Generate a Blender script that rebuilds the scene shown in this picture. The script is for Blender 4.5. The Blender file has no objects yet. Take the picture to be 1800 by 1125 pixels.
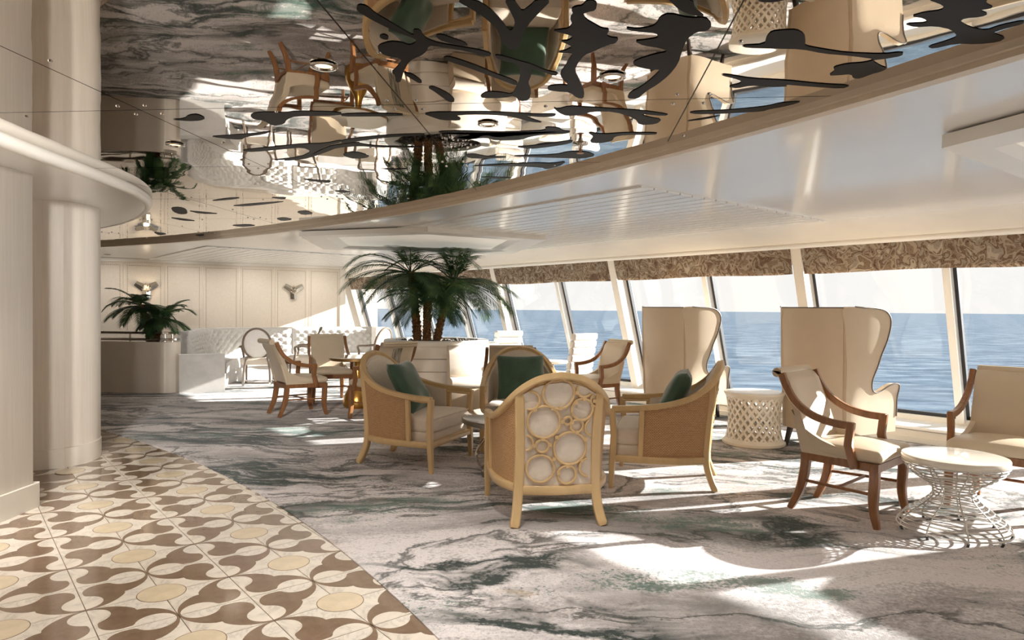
import bpy, bmesh, math, random
import numpy as np
from mathutils import Vector, Matrix
random.seed(7)
PI = math.pi
scene = bpy.context.scene
COL = scene.collection

# ------------------------------------------------------------------ camera
H_CAM, F_PX, PITCH, ROLL = 1.40, 1205.19, 0.01550, 0.00832
cam_d = bpy.data.cameras.new('camera'); cam_o = bpy.data.objects.new('camera', cam_d); COL.objects.link(cam_o)
cam_d.sensor_width = 36.0; cam_d.lens = 36.0 * F_PX / 1800.0; cam_d.clip_start = 0.05; cam_d.clip_end = 60000
fw = Vector((0, math.cos(PITCH), -math.sin(PITCH))); up0 = Vector((0, math.sin(PITCH), math.cos(PITCH))); rt0 = Vector((1, 0, 0))
rt = math.cos(ROLL) * rt0 + math.sin(ROLL) * up0; up = -math.sin(ROLL) * rt0 + math.cos(ROLL) * up0
M = Matrix((rt, up, -fw)).transposed().to_4x4(); M.translation = (0, 0, H_CAM)
cam_o.matrix_world = M
scene.camera = cam_o

# ------------------------------------------------------------------ world, sun, exposure
w = bpy.data.worlds.new('sky'); scene.world = w; w.use_nodes = True
wn = w.node_tree.nodes; wl = w.node_tree.links; wn.clear()
wo = wn.new('ShaderNodeOutputWorld'); bg = wn.new('ShaderNodeBackground')
tc = wn.new('ShaderNodeTexCoord'); sx = wn.new('ShaderNodeSeparateXYZ'); rp = wn.new('ShaderNodeValToRGB')
wl.new(tc.outputs['Generated'], sx.inputs[0]); wl.new(sx.outputs['Z'], rp.inputs[0])
rp.color_ramp.elements[0].position = 0.0; rp.color_ramp.elements[0].color = (0.90, 0.865, 0.835, 1)
rp.color_ramp.elements[1].position = 0.9; rp.color_ramp.elements[1].color = (0.62, 0.74, 0.90, 1)
e_ = rp.color_ramp.elements.new(0.25); e_.color = (0.88, 0.86, 0.85, 1)
wl.new(rp.outputs[0], bg.inputs[0]); bg.inputs[1].default_value = 0.53; wl.new(bg.outputs[0], wo.inputs[0])
SUN_EL, SUN_AZ = math.radians(18.6), math.radians(15.0)      # azimuth the light comes from, measured from +X to +Y
sun_d = bpy.data.lights.new('sun', 'SUN'); sun_o = bpy.data.objects.new('sun', sun_d); COL.objects.link(sun_o)
sun_d.energy = 9.2; sun_d.color = (1.0, 0.972, 0.94); sun_d.angle = math.radians(0.5)
sv = Vector((math.cos(SUN_EL) * math.cos(SUN_AZ), math.cos(SUN_EL) * math.sin(SUN_AZ), math.sin(SUN_EL)))
sun_o.rotation_euler = sv.to_track_quat('Z', 'Y').to_euler(); sun_o.location = (20, 8, 12)
vs = scene.view_settings
vs.view_transform = 'Standard'; vs.look = 'None'; vs.gamma = 1.0; vs.use_curve_mapping = False; vs.exposure = 1.10
try:
    scene.cycles.use_denoising = True
    scene.cycles.max_bounces = 14; scene.cycles.diffuse_bounces = 8; scene.cycles.glossy_bounces = 6; scene.cycles.transparent_max_bounces = 24
    scene.cycles.sample_clamp_indirect = 8.0
except Exception: pass

# ------------------------------------------------------------------ materials
def srgb(r, g, b):
    f = lambda c: (c / 255 / 12.92) if c / 255 <= 0.04045 else ((c / 255 + 0.055) / 1.055) ** 2.4
    return (f(r), f(g), f(b), 1)
class NT:
    def __init__(s, name):
        s.m = bpy.data.materials.new(name); s.m.use_nodes = True; s.t = s.m.node_tree; s.t.nodes.clear()
        s.out = s.n('ShaderNodeOutputMaterial'); s.p = s.n('ShaderNodeBsdfPrincipled'); s.l(s.p.outputs[0], s.out.inputs[0])
    def n(s, t, **k):
        x = s.t.nodes.new(t)
        for a, v in k.items(): setattr(x, a, v)
        return x
    def l(s, a, b): s.t.links.new(a, b)
    def coord(s, scale=(1, 1, 1), rot=(0, 0, 0), kind='Object', loc=(0, 0, 0)):
        c = s.n('ShaderNodeTexCoord'); mp = s.n('ShaderNodeMapping')
        mp.inputs['Scale'].default_value = scale; mp.inputs['Rotation'].default_value = rot; mp.inputs['Location'].default_value = loc
        s.l(c.outputs[kind], mp.inputs[0]); return mp.outputs[0]
    def noise(s, vec, scale=5, detail=3, rough=0.5, dist=0.0):
        x = s.n('ShaderNodeTexNoise'); x.inputs['Scale'].default_value = scale; x.inputs['Detail'].default_value = detail
        x.inputs['Roughness'].default_value = rough; x.inputs['Distortion'].default_value = dist
        if vec is not None: s.l(vec, x.inputs['Vector'])
        return x.outputs[0]
    def ramp(s, fac, stops, interp='LINEAR'):
        x = s.n('ShaderNodeValToRGB'); x.color_ramp.interpolation = interp; el = x.color_ramp.elements
        el[0].position, el[0].color = stops[0]; el[1].position, el[1].color = stops[-1]
        for p, c in stops[1:-1]:
            q = el.new(p); q.color = c
        s.l(fac, x.inputs[0]); return x.outputs[0]
    def mix(s, fac, a, b, mode='MIX'):
        x = s.n('ShaderNodeMix'); x.data_type = 'RGBA'; x.blend_type = mode
        for i, v in ((0, fac), (6, a), (7, b)):
            if isinstance(v, (int, float)): x.inputs[i].default_value = v
            elif isinstance(v, tuple): x.inputs[i].default_value = v
            else: s.l(v, x.inputs[i])
        return x.outputs[2]
    def math(s, op, a, b=None):
        x = s.n('ShaderNodeMath'); x.operation = op
        for i, v in ((0, a), (1, b)):
            if v is None: continue
            if isinstance(v, (int, float)): x.inputs[i].default_value = v
            else: s.l(v, x.inputs[i])
        return x.outputs[0]
    def bump(s, hgt, strength=0.3, dist=0.01):
        x = s.n('ShaderNodeBump'); x.inputs['Strength'].default_value = strength; x.inputs['Distance'].default_value = dist
        s.l(hgt, x.inputs['Height']); s.l(x.outputs[0], s.p.inputs['Normal'])
    def set(s, col=None, rough=None, metal=None, spec=None, coat=None, sheen=None, emis=None, es=None):
        p = s.p.inputs
        if col is not None:
            if isinstance(col, tuple): p['Base Color'].default_value = col
            else: s.l(col, p['Base Color'])
        if rough is not None:
            if isinstance(rough, (int, float)): p['Roughness'].default_value = rough
            else: s.l(rough, p['Roughness'])
        if metal is not None: p['Metallic'].default_value = metal
        if spec is not None: p['Specular IOR Level'].default_value = spec
        if coat is not None: p['Coat Weight'].default_value = coat; p['Coat Roughness'].default_value = 0.08
        if sheen is not None: p['Sheen Weight'].default_value = sheen; p['Sheen Roughness'].default_value = 0.4
        if emis is not None: p['Emission Color'].default_value = emis; p['Emission Strength'].default_value = es
        return s.m
C = srgb
MAT = {}
def simple(name, col, rough=0.5, metal=0.0, var=0.06, scale=12, stretch=(1, 1, 1), bump=0.0, coat=None, sheen=None, spec=None, bscale=60):
    t = NT(name); v = t.coord(stretch)
    nz = t.noise(v, scale, 4, 0.6)
    dark = tuple(c * (1 - var * 2) for c in col[:3]) + (1,); lite = tuple(min(1, c * (1 + var)) for c in col[:3]) + (1,)
    t.set(t.ramp(nz, [(0.3, dark), (0.7, lite)]), rough, metal, spec, coat, sheen)
    if bump: t.bump(t.noise(t.coord(stretch), bscale, 3, 0.6), bump, 0.004)
    MAT[name] = t.m; return t.m
simple('cream_wall', C(237, 226, 211), 0.5, var=0.02, scale=3)
simple('cream_trim', C(234, 226, 213), 0.35, var=0.015, scale=4)
simple('white_paint', C(243, 239, 231), 0.35, var=0.01, scale=4)
simple('ceiling_gloss', C(241, 240, 237), 0.24, var=0.01, scale=2, coat=0.35)
simple('plank_gloss', C(241, 241, 238), 0.26, var=0.012, scale=2, coat=0.3)
simple('tan_trim', C(218, 203, 182), 0.4, var=0.03, scale=5)
simple('vinyl_cream', C(206, 188, 163), 0.42, var=0.02, scale=4, bump=0.05, bscale=120)
simple('vinyl_beige', C(208, 190, 164), 0.42, var=0.02, scale=4, bump=0.05, bscale=120)
simple('fabric_cream', C(226, 214, 198), 0.85, var=0.03, scale=30, bump=0.15, sheen=0.2, bscale=300)
simple('fabric_white', C(244, 240, 233), 0.8, var=0.02, scale=30, bump=0.12, sheen=0.2, bscale=300)
simple('velvet_grey', C(204, 200, 194), 0.75, var=0.06, scale=5, sheen=0.6, bump=0.1, bscale=200)
simple('rattan_wood', C(214, 181, 131), 0.4, var=0.07, scale=9, stretch=(1, 1, 0.25), coat=0.15)
simple('walnut', C(146, 98, 58), 0.38, var=0.16, scale=14, stretch=(3, 3, 0.5), coat=0.2)
simple('greige_wood', C(128, 112, 96), 0.45, var=0.12, scale=14, stretch=(3, 3, 0.5))
simple('dark_wood', C(52, 42, 36), 0.4, var=0.1, scale=10)
simple('rattan_fabric', C(226, 213, 196), 0.85, var=0.03, scale=30, bump=0.15, sheen=0.2, bscale=300)
simple('green_velvet', C(66, 94, 76), 0.7, var=0.10, scale=6, sheen=0.7, bump=0.12, bscale=40)
simple('chrome', C(205, 200, 192), 0.12, 1.0, var=0.01)
simple('brushed_metal', C(150, 140, 128), 0.3, 1.0, var=0.05, scale=20)
simple('silver_facet', C(214, 208, 198), 0.18, 1.0, var=0.05, scale=6)
simple('gold_metal', C(206, 158, 84), 0.28, 1.0, var=0.08, scale=10)
simple('brass', C(176, 142, 92), 0.3, 1.0, var=0.05, scale=10)
simple('dark_gasket', C(56, 56, 58), 0.5, var=0.05)
simple('soil', C(70, 58, 48), 0.95, var=0.3, scale=40, bump=0.6)
simple('pebble', C(120, 110, 100), 0.7, var=0.3, scale=5)
simple('copper_shelf', C(190, 140, 105), 0.4, var=0.1)
simple('lacquer_cream', C(240, 231, 215), 0.12, var=0.01, coat=0.6)
simple('ceramic_cream', C(240, 231, 213), 0.3, var=0.02, coat=0.3)
simple('wire_silver', C(214, 210, 203), 0.32, 0.6, var=0.02)
simple('nail', C(150, 128, 102), 0.35, 0.8, var=0.05)
simple('grey_piping', C(120, 112, 104), 0.5, 0.2, var=0.05)
simple('tan_marble', C(224, 205, 174), 0.10, var=0.07, scale=9, coat=0.4)
simple('hull', C(225, 225, 222), 0.6, var=0.02)

def mk():
    # pale vertical brushed wood
    t = NT('brushed_wood'); v = t.coord((1, 1, 0.03))
    a = t.noise(v, 55, 4, 0.7); b = t.noise(t.coord((1, 1, 0.12)), 6, 3, 0.6)
    c1 = t.ramp(a, [(0.3, C(220, 209, 196)), (0.7, C(240, 232, 221))]); c2 = t.ramp(b, [(0.3, C(234, 225, 213)), (0.7, C(241, 234, 224))])
    t.set(t.mix(0.5, c1, c2), 0.42); t.bump(a, 0.06, 0.002); MAT['brushed_wood'] = t.m
    # white marble tile
    t = NT('white_marble'); v = t.coord((1, 1, 1))
    n1 = t.noise(v, 3.5, 6, 0.62, 1.4)
    d = t.math('ABSOLUTE', t.math('SUBTRACT', n1, 0.5))
    vein = t.ramp(d, [(0.0, C(214, 210, 204)), (0.02, C(234, 229, 221)), (0.09, C(243, 238, 230))])
    cl = t.ramp(t.noise(v, 1.3, 3), [(0.3, C(250, 246, 240)), (0.7, C(244, 236, 226))])
    t.set(t.mix(1.0, vein, cl, 'MULTIPLY'), 0.09, coat=0.35); MAT['white_marble'] = t.m
    # brown stone inlay
    t = NT('brown_marble'); v = t.coord((1, 1, 1))
    n1 = t.noise(v, 9, 5, 0.65, 0.8); n2 = t.noise(v, 60, 2, 0.5)
    c1 = t.ramp(n1, [(0.3, C(118, 95, 75)), (0.7, C(142, 118, 96))])
    sp = t.ramp(n2, [(0.68, (0, 0, 0, 1)), (0.76, (1, 1, 1, 1))])
    t.set(t.mix(t.math('MULTIPLY', sp, 0.25), c1, C(200, 176, 150)), 0.09, coat=0.35); MAT['brown_marble'] = t.m
    t = NT('table_marble'); v = t.coord((1, 1, 1))
    n1 = t.noise(v, 5, 6, 0.6, 1.0)
    t.set(t.ramp(n1, [(0.3, C(176, 176, 174)), (0.5, C(222, 220, 216)), (0.7, C(238, 236, 230))]), 0.08, coat=0.5); MAT['table_marble'] = t.m
    # carpet: marbled greys, mauve, charcoal-green veins and teal patches, in the weave itself
    t = NT('carpet_weave')
    base = t.coord((1, 1, 1))
    wv = t.n('ShaderNodeTexNoise'); wv.inputs['Scale'].default_value = 0.9; wv.inputs['Detail'].default_value = 3
    t.l(base, wv.inputs['Vector'])
    sub = t.n('ShaderNodeVectorMath'); sub.operation = 'SUBTRACT'; t.l(wv.outputs['Color'], sub.inputs[0]); sub.inputs[1].default_value = (0.5, 0.5, 0.5)
    scl = t.n('ShaderNodeVectorMath'); scl.operation = 'SCALE'; t.l(sub.outputs[0], scl.inputs[0]); scl.inputs['Scale'].default_value = 0.9
    add = t.n('ShaderNodeVectorMath'); add.operation = 'ADD'; t.l(base, add.inputs[0]); t.l(scl.outputs[0], add.inputs[1])
    mp = t.n('ShaderNodeMapping'); mp.inputs['Rotation'].default_value = (0, 0, -0.45); mp.inputs['Scale'].default_value = (0.55, 1.7, 1)
    t.l(add.outputs[0], mp.inputs[0]); V = mp.outputs[0]
    mpb = t.n('ShaderNodeMapping'); mpb.inputs['Rotation'].default_value = (0, 0, -0.3); mpb.inputs['Scale'].default_value = (0.5, 1.5, 1); mpb.inputs['Location'].default_value = (7.3, 2.2, 0)
    t.l(add.outputs[0], mpb.inputs[0]); V2 = mpb.outputs[0]
    fib = t.noise(base, 210, 2, 0.6); fibm = t.noise(base, 45, 3, 0.7)
    def jit(x, a=0.10): return t.math('ADD', x, t.math('MULTIPLY', t.math('SUBTRACT', fibm, 0.5), a))
    n_a = jit(t.noise(V, 0.85, 8, 0.68), 0.46)
    ground = t.ramp(n_a, [(0.33, C(126, 119, 114)), (0.42, C(160, 152, 148)), (0.49, C(194, 186, 183)), (0.56, C(228, 220, 217)), (0.66, C(216, 206, 205)), (0.75, C(198, 187, 186))])
    n_b = jit(t.noise(V2, 0.75, 7, 0.66), 0.46)
    dk = t.ramp(n_b, [(0.54, (0, 0, 0, 1)), (0.62, (1, 1, 1, 1))])
    c = t.mix(t.math('MULTIPLY', dk, 0.5), ground, C(98, 92, 84))
    c = t.mix(t.math('MULTIPLY', fib, 0.26), c, C(236, 230, 228))
    n_v = jit(t.noise(V, 0.7, 6, 0.6, 0.6), 0.05)
    vn = t.ramp(t.math('ABSOLUTE', t.math('SUBTRACT', n_v, 0.50)), [(0.003, (1, 1, 1, 1)), (0.020, (0, 0, 0, 1))])
    n_v2 = jit(t.noise(V2, 0.8, 6, 0.62, 0.6), 0.09)
    vn2 = t.ramp(t.math('ABSOLUTE', t.math('SUBTRACT', n_v2, 0.46)), [(0.012, (1, 1, 1, 1)), (0.060, (0, 0, 0, 1))])
    gate = t.ramp(t.noise(base, 0.5, 2), [(0.43, (0, 0, 0, 1)), (0.53, (1, 1, 1, 1))])
    c = t.mix(t.math('MULTIPLY', vn, 0.78), c, C(44, 52, 46))
    c = t.mix(t.math('MULTIPLY', t.math('MULTIPLY', vn2, gate), 0.95), c, C(24, 46, 40))
    n_t = jit(t.noise(t.coord((0.6, 1.5, 1), (0, 0, -0.4), loc=(3.1, 9.4, 0)), 0.9, 6, 0.66), 0.34)
    tl = t.ramp(n_t, [(0.58, (0, 0, 0, 1)), (0.64, (1, 1, 1, 1))])
    c = t.mix(t.math('MULTIPLY', tl, 0.72), c, C(64, 104, 90))
    n_o = jit(t.noise(t.coord((0.8, 1.8, 1), (0, 0, -0.5), loc=(13.1, 4.4, 0)), 1.3, 3, 0.6), 0.25)
    oc = t.ramp(n_o, [(0.68, (0, 0, 0, 1)), (0.75, (1, 1, 1, 1))])
    c = t.mix(t.math('MULTIPLY', oc, 0.5), c, C(176, 146, 84))
    spk = t.ramp(t.noise(base, 95, 2, 0.7), [(0.42, (0, 0, 0, 1)), (0.62, (1, 1, 1, 1))])
    c = t.mix(t.math('MULTIPLY', spk, 0.13), c, C(84, 76, 70))
    t.set(c, 0.95, spec=0.1, sheen=0.15)
    t.bump(t.math('ADD', fib, fibm), 0.5, 0.006); MAT['carpet_weave'] = t.m
    # mirror
    t = NT('mirror'); v = t.coord((1, 1, 1), kind='Object')
    n1 = t.noise(v, 1.6, 2, 0.4)
    t.set(C(226, 220, 212), 0.012, 1.0); t.bump(n1, 1.0, 0.0028); MAT['mirror'] = t.m
    # etched branch
    t = NT('branch_film'); v = t.coord((1, 1, 1))
    wv2 = t.n('ShaderNodeTexWave'); wv2.inputs['Scale'].default_value = 60; t.l(v, wv2.inputs['Vector'])
    t.set(t.ramp(wv2.outputs[0], [(0.2, C(14, 11, 10)), (0.8, C(30, 24, 21))]), 0.45, spec=0.10); MAT['branch_film'] = t.m
    # glass pane: clear with a fresnel sheen, lets sunlight through
    t = NT('clear_glass'); t.t.nodes.remove(t.p)
    tr = t.n('ShaderNodeBsdfTransparent'); tr.inputs[0].default_value = (0.975, 0.985, 0.985, 1); gl = t.n('ShaderNodeBsdfGlossy'); gl.inputs['Roughness'].default_value = 0.0
    lw_ = t.n('ShaderNodeLayerWeight'); lw_.inputs[0].default_value = 0.5; fac = t.math('ADD', t.math('MULTIPLY', t.math('POWER', lw_.outputs['Facing'], 4.0), 0.5), 0.02); mx = t.n('ShaderNodeMixShader')
    t.l(fac, mx.inputs[0]); t.l(tr.outputs[0], mx.inputs[1]); t.l(gl.outputs[0], mx.inputs[2]); t.l(mx.outputs[0], t.out.inputs[0]); MAT['clear_glass'] = t.m
    # sea
    t = NT('sea_water'); v = t.coord((1, 1, 1))
    n1 = t.noise(t.coord((0.35, 1, 1), (0, 0, 0.7)), 0.10, 6, 0.66, 0.3); n2 = t.noise(v, 0.004, 3, 0.5)
    c = t.ramp(n1, [(0.36, C(66, 82, 98)), (0.5, C(93, 109, 123)), (0.64, C(126, 140, 150))])
    t.set(t.mix(t.ramp(n2, [(0.35, (0, 0, 0, 1)), (0.65, (0.35, 0.35, 0.35, 1))]), c, C(94, 110, 125)), 0.6, spec=0.05)
    t.bump(n1, 0.5, 3.0); MAT['sea_water'] = t.m
    # floral valance fabric
    t = NT('floral_fabric'); v = t.coord((1, 1, 1))
    warp = t.noise(v, 9, 3); vm = t.n('ShaderNodeVectorMath'); vm.operation = 'MULTIPLY_ADD'
    cmb = t.n('ShaderNodeCombineXYZ'); t.l(warp, cmb.inputs[0]); t.l(warp, cmb.inputs[2])
    t.l(cmb.outputs[0], vm.inputs[0]); vm.inputs[1].default_value = (0.10, 0.1, 0.10); t.l(v, vm.inputs[2])
    na = t.noise(vm.outputs[0], 6.5, 1, 0.4, 1.2); nb2 = t.noise(t.coord((1, 1, 1), loc=(4, 7, 2)), 13, 1, 0.4, 1.6)
    pal = t.ramp(na, [(0.0, C(112, 86, 68)), (0.36, C(148, 126, 106)), (0.44, C(186, 170, 150)), (0.50, C(122, 96, 76)), (0.57, C(168, 156, 140)), (0.64, C(204, 192, 174)), (0.70, C(140, 116, 94))], 'CONSTANT')
    sw = t.ramp(t.math('FRACT', t.math('MULTIPLY', nb2, 9.0)), [(0.42, (0, 0, 0, 1)), (0.55, (1, 1, 1, 1))])
    c = t.mix(t.math('MULTIPLY', sw, 0.32), pal, C(206, 190, 168))
    t.set(c, 0.85, spec=0.2)
    tl_ = t.n('ShaderNodeBsdfTranslucent'); t.l(c, tl_.inputs[0]); mxs = t.n('ShaderNodeMixShader'); mxs.inputs[0].default_value = 0.38
    t.l(t.p.outputs[0], mxs.inputs[1]); t.l(tl_.outputs[0], mxs.inputs[2]); t.l(mxs.outputs[0], t.out.inputs[0]); MAT['floral_fabric'] = t.m
    # woven cane
    t = NT('woven_cane'); v = t.coord((1, 1, 1), kind='UV')
    ck = t.n('ShaderNodeTexBrick'); ck.inputs['Scale'].default_value = 1.0; ck.offset = 0.5
    ck.inputs['Brick Width'].default_value = 0.022; ck.inputs['Row Height'].default_value = 0.010; ck.inputs['Mortar Size'].default_value = 0.0022; ck.inputs['Mortar Smooth'].default_value = 0.5
    ck.inputs['Color1'].default_value = C(222, 180, 132); ck.inputs['Color2'].default_value = C(208, 164, 116); ck.inputs['Mortar'].default_value = C(146, 106, 70)
    t.l(v, ck.inputs['Vector']); t.set(ck.outputs['Color'], 0.55)
    inv = t.math('SUBTRACT', 1.0, ck.outputs['Fac']); t.bump(inv, 0.6, 0.003); MAT['woven_cane'] = t.m
    # striped band on a chair back
    t = NT('striped_band'); v = t.coord((1, 0.06, 0.06))
    t.set(t.ramp(t.noise(v, 90, 3, 0.7), [(0.35, C(84, 78, 66)), (0.5, C(150, 140, 120)), (0.65, C(206, 196, 176))]), 0.8); MAT['striped_band'] = t.m
    # palm
    t = NT('palm_leaf'); v = t.coord((1, 1, 1))
    t.set(t.ramp(t.noise(v, 6, 3), [(0.3, C(38, 60, 36)), (0.55, C(62, 92, 54)), (0.75, C(104, 126, 70))]), 0.45, spec=0.4)
    tl_ = t.n('ShaderNodeBsdfTranslucent'); tl_.inputs[0].default_value = C(70, 100, 44); mxs = t.n('ShaderNodeMixShader'); mxs.inputs[0].default_value = 0.15
    t.l(t.p.outputs[0], mxs.inputs[1]); t.l(tl_.outputs[0], mxs.inputs[2]); t.l(mxs.outputs[0], t.out.inputs[0]); MAT['palm_leaf'] = t.m
    t = NT('palm_bark'); v = t.coord((1, 1, 1))
    t.set(t.ramp(t.noise(v, 40, 4, 0.7), [(0.3, C(74, 48, 28)), (0.5, C(140, 98, 58)), (0.7, C(178, 138, 92))]), 0.9); t.bump(t.noise(v, 60, 3), 0.8, 0.02); MAT['palm_bark'] = t.m
    for nm, col, st in (('warm_bulb', (1.0, 0.62, 0.30, 1), 1.6), ('light_diffuser', (1.0, 0.93, 0.82, 1), 0.12)):
        t = NT(nm); t.set(C(250, 244, 232), 0.5, emis=col, es=st); MAT[nm] = t.m
mk()

# ------------------------------------------------------------------ mesh helpers
class MB:
    def __init__(s): s.v = []; s.f = []; s.uv = None
    def add(s, vs, fs):
        o = len(s.v); s.v += [tuple(p) for p in vs]; s.f += [tuple(i + o for i in q) for q in fs]; return s
    def box(s, x0, x1, y0, y1, z0, z1):
        return s.add([(x0, y0, z0), (x1, y0, z0), (x1, y1, z0), (x0, y1, z0), (x0, y0, z1), (x1, y0, z1), (x1, y1, z1), (x0, y1, z1)],
                     [(3, 2, 1, 0), (4, 5, 6, 7), (0, 1, 5, 4), (1, 2, 6, 5), (2, 3, 7, 6), (3, 0, 4, 7)])
    def hexa(s, lo, hi):      # 4 bottom points, 4 top points
        return s.add(list(lo) + list(hi), [(3, 2, 1, 0), (4, 5, 6, 7), (0, 1, 5, 4), (1, 2, 6, 5), (2, 3, 7, 6), (3, 0, 4, 7)])
    def prism(s, poly, z0, z1):
        n = len(poly)
        a = sum(poly[i][0] * poly[(i + 1) % n][1] - poly[(i + 1) % n][0] * poly[i][1] for i in range(n))
        if a < 0: poly = poly[::-1]
        return s.add([(x, y, z0) for x, y in poly] + [(x, y, z1) for x, y in poly],
                     [tuple(range(n - 1, -1, -1)), tuple(range(n, 2 * n))] + [(i, (i + 1) % n, n + (i + 1) % n, n + i) for i in range(n)])
    def slab(s, poly3, off):   # polygon in 3D extruded by vector
        n = len(poly3); off = Vector(off)
        return s.add([tuple(p) for p in poly3] + [tuple(Vector(p) + off) for p in poly3],
                     [tuple(range(n - 1, -1, -1)), tuple(range(n, 2 * n))] + [(i, (i + 1) % n, n + (i + 1) % n, n + i) for i in range(n)])
    def tube(s, pts, r, n=8, closed=False, rect=None, cap=True, upv=(0, 0, 1)):
        P = [Vector(p) for p in pts]; m = len(P); rs = r if isinstance(r, (list, tuple)) else [r] * m
        vs = []; prev = None
        for i in range(m):
            a = P[i - 1] if (i > 0 or closed) else P[i]; b = P[(i + 1) % m] if (i < m - 1 or closed) else P[i]
            t = (b - a); t = t.normalized() if t.length > 1e-9 else Vector((0, 0, 1))
            if rect is not None:
                u = Vector(upv); side = t.cross(u)
                if side.length < 1e-4: side = t.cross(Vector((0, 1, 0)))
                side.normalize(); nn = side.cross(t).normalized()
                hw, hh = rect; k = rs[i]
                ring = [P[i] + side * hw * k * a_ + nn * hh * k * b_ for a_, b_ in ((-1, -0.72), (-0.72, -1), (0.72, -1), (1, -0.72), (1, 0.72), (0.72, 1), (-0.72, 1), (-1, 0.72))]
            else:
                if prev is None:
                    ref = Vector((0, 0, 1)) if abs(t.z) < 0.9 else Vector((1, 0, 0))
                    side = t.cross(ref).normalized()
                else:
                    side = (prev - t * prev.dot(t))
                    side = side.normalized() if side.length > 1e-6 else t.orthogonal().normalized()
                prev = side; nn = t.cross(side)
                ring = [P[i] + (side * math.cos(2 * PI * k / n) + nn * math.sin(2 * PI * k / n)) * rs[i] for k in range(n)]
            vs += ring
        q = len(ring); fs = []
        for i in range(m if closed else m - 1):
            j = (i + 1) % m
            for k in range(q): fs.append((i * q + k, i * q + (k + 1) % q, j * q + (k + 1) % q, j * q + k))
        if cap and not closed:
            fs.append(tuple(range(q - 1, -1, -1))); fs.append(tuple((m - 1) * q + k for k in range(q)))
        return s.add(vs, fs)
    def lathe(s, prof, n=32, c=(0, 0), a0=0, a1=2 * PI):
        full = abs(a1 - a0 - 2 * PI) < 1e-6; N = n if full else n + 1; vs = []
        for k in range(N):
            a = a0 + (a1 - a0) * k / n
            vs += [(c[0] + r * math.cos(a), c[1] + r * math.sin(a), z) for r, z in prof]
        m = len(prof); fs = []
        for k in range(n):
            kk = (k + 1) % N
            for i in range(m - 1): fs.append((k * m + i, kk * m + i, kk * m + i + 1, k * m + i + 1))
        return s.add(vs, fs)
    def grid(s, fn, nu, nv, closed_u=False):
        vs = [fn(i / nu, j / nv) for i in range(nu + (0 if closed_u else 1)) for j in range(nv + 1)]
        N = nu if closed_u else nu + 1
        return s.add(vs, [(i * (nv + 1) + j, ((i + 1) % N) * (nv + 1) + j, ((i + 1) % N) * (nv + 1) + j + 1, i * (nv + 1) + j + 1) for i in range(nu) for j in range(nv)])
    def solid_grid(s, fa, fb, nu, nv):      # two sheets stitched along the border
        A = [fa(i / nu, j / nv) for i in range(nu + 1) for j in range(nv + 1)]; B = [fb(i / nu, j / nv) for i in range(nu + 1) for j in range(nv + 1)]
        n = len(A); W = nv + 1; fs = []
        for i in range(nu):
            for j in range(nv):
                q = (i * W + j, (i + 1) * W + j, (i + 1) * W + j + 1, i * W + j + 1); fs.append(q); fs.append(tuple(n + x for x in q[::-1]))
        bd = [(i * W, (i + 1) * W) for i in range(nu)] + [((i + 1) * W + nv, i * W + nv) for i in range(nu)] + [(j + 1, j) for j in range(nv)] + [(nu * W + j, nu * W + j + 1) for j in range(nv)]
        for a, b in bd: fs.append((b, a, n + a, n + b))
        return s.add(A + B, fs)
    def cushion(s, x0, x1, y0, y1, z0, z1, r=0.04, puff=0.02, n=8, tz=None):
        hx, hy, hz = (x1 - x0) / 2, (y1 - y0) / 2, (z1 - z0) / 2; cx, cy, cz = (x0 + x1) / 2, (y0 + y1) / 2, (z0 + z1) / 2
        r = min(r, hx * .98, hy * .98, hz * .98); idx = {}; vs = []; fs = []
        def vert(p):
            k = tuple(round(c, 5) for c in p)
            if k in idx: return idx[k]
            q = (p[0] * hx, p[1] * hy, p[2] * hz); cl = (max(-hx + r, min(hx - r, q[0])), max(-hy + r, min(hy - r, q[1])), max(-hz + r, min(hz - r, q[2])))
            d = Vector(q) - Vector(cl); d = d.normalized() * r if d.length > 1e-9 else d
            o = Vector(cl) + d
            b = max(0, 1 - p[0] ** 2) * max(0, 1 - p[1] ** 2); o.z += puff * b * (1 if p[2] > 0 else 0) * max(0, p[2])
            idx[k] = len(vs); vs.append((cx + o.x, cy + o.y, cz + o.z)); return idx[k]
        g = [-1, -0.96, -0.88] + [-0.7 + 1.4 * i / n for i in range(n + 1)] + [0.88, 0.96, 1]
        # place samples so that the rounded border has several rings
        def gs(h):
            e = r / h
            inner = [-(1 - e) + 2 * (1 - e) * i / n for i in range(n + 1)]
            return [-1, -1 + e * 0.3, -1 + e * 0.65] + inner + [1 - e * 0.65, 1 - e * 0.3, 1]
        G = [gs(hx), gs(hy), gs(hz)]
        for ax in range(3):
            a, b = [(1, 2), (2, 0), (0, 1)][ax]
            for sgn in (-1, 1):
                for i in range(len(G[a]) - 1):
                    for j in range(len(G[b]) - 1):
                        q = []
                        for ii, jj in ((i, j), (i + 1, j), (i + 1, j + 1), (i, j + 1)):
                            p = [0, 0, 0]; p[ax] = sgn; p[a] = G[a][ii]; p[b] = G[b][jj]; q.append(vert(p))
                        fs.append(tuple(q if sgn > 0 else q[::-1]))
        return s.add(vs, fs)
    def xf(s, fn): s.v = [tuple(fn(*p)) for p in s.v]; return s
    def mesh(s, name, mat, smooth=True, angle=38):
        me = bpy.data.meshes.new(name); me.from_pydata(s.v, [], s.f); me.update()
        if mat: me.materials.append(MAT[mat])
        if smooth:
            me.shade_smooth()
            try: me.set_sharp_from_angle(angle=math.radians(angle))
            except Exception: pass
        return me
    def build(s, name, mat, parent=None, smooth=True, angle=38, label=None):
        o = bpy.data.objects.new(name, s.mesh(name, mat, smooth, angle)); COL.objects.link(o)
        if parent is not None: o.parent = parent
        if label: o['label'] = label
        return o
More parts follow.
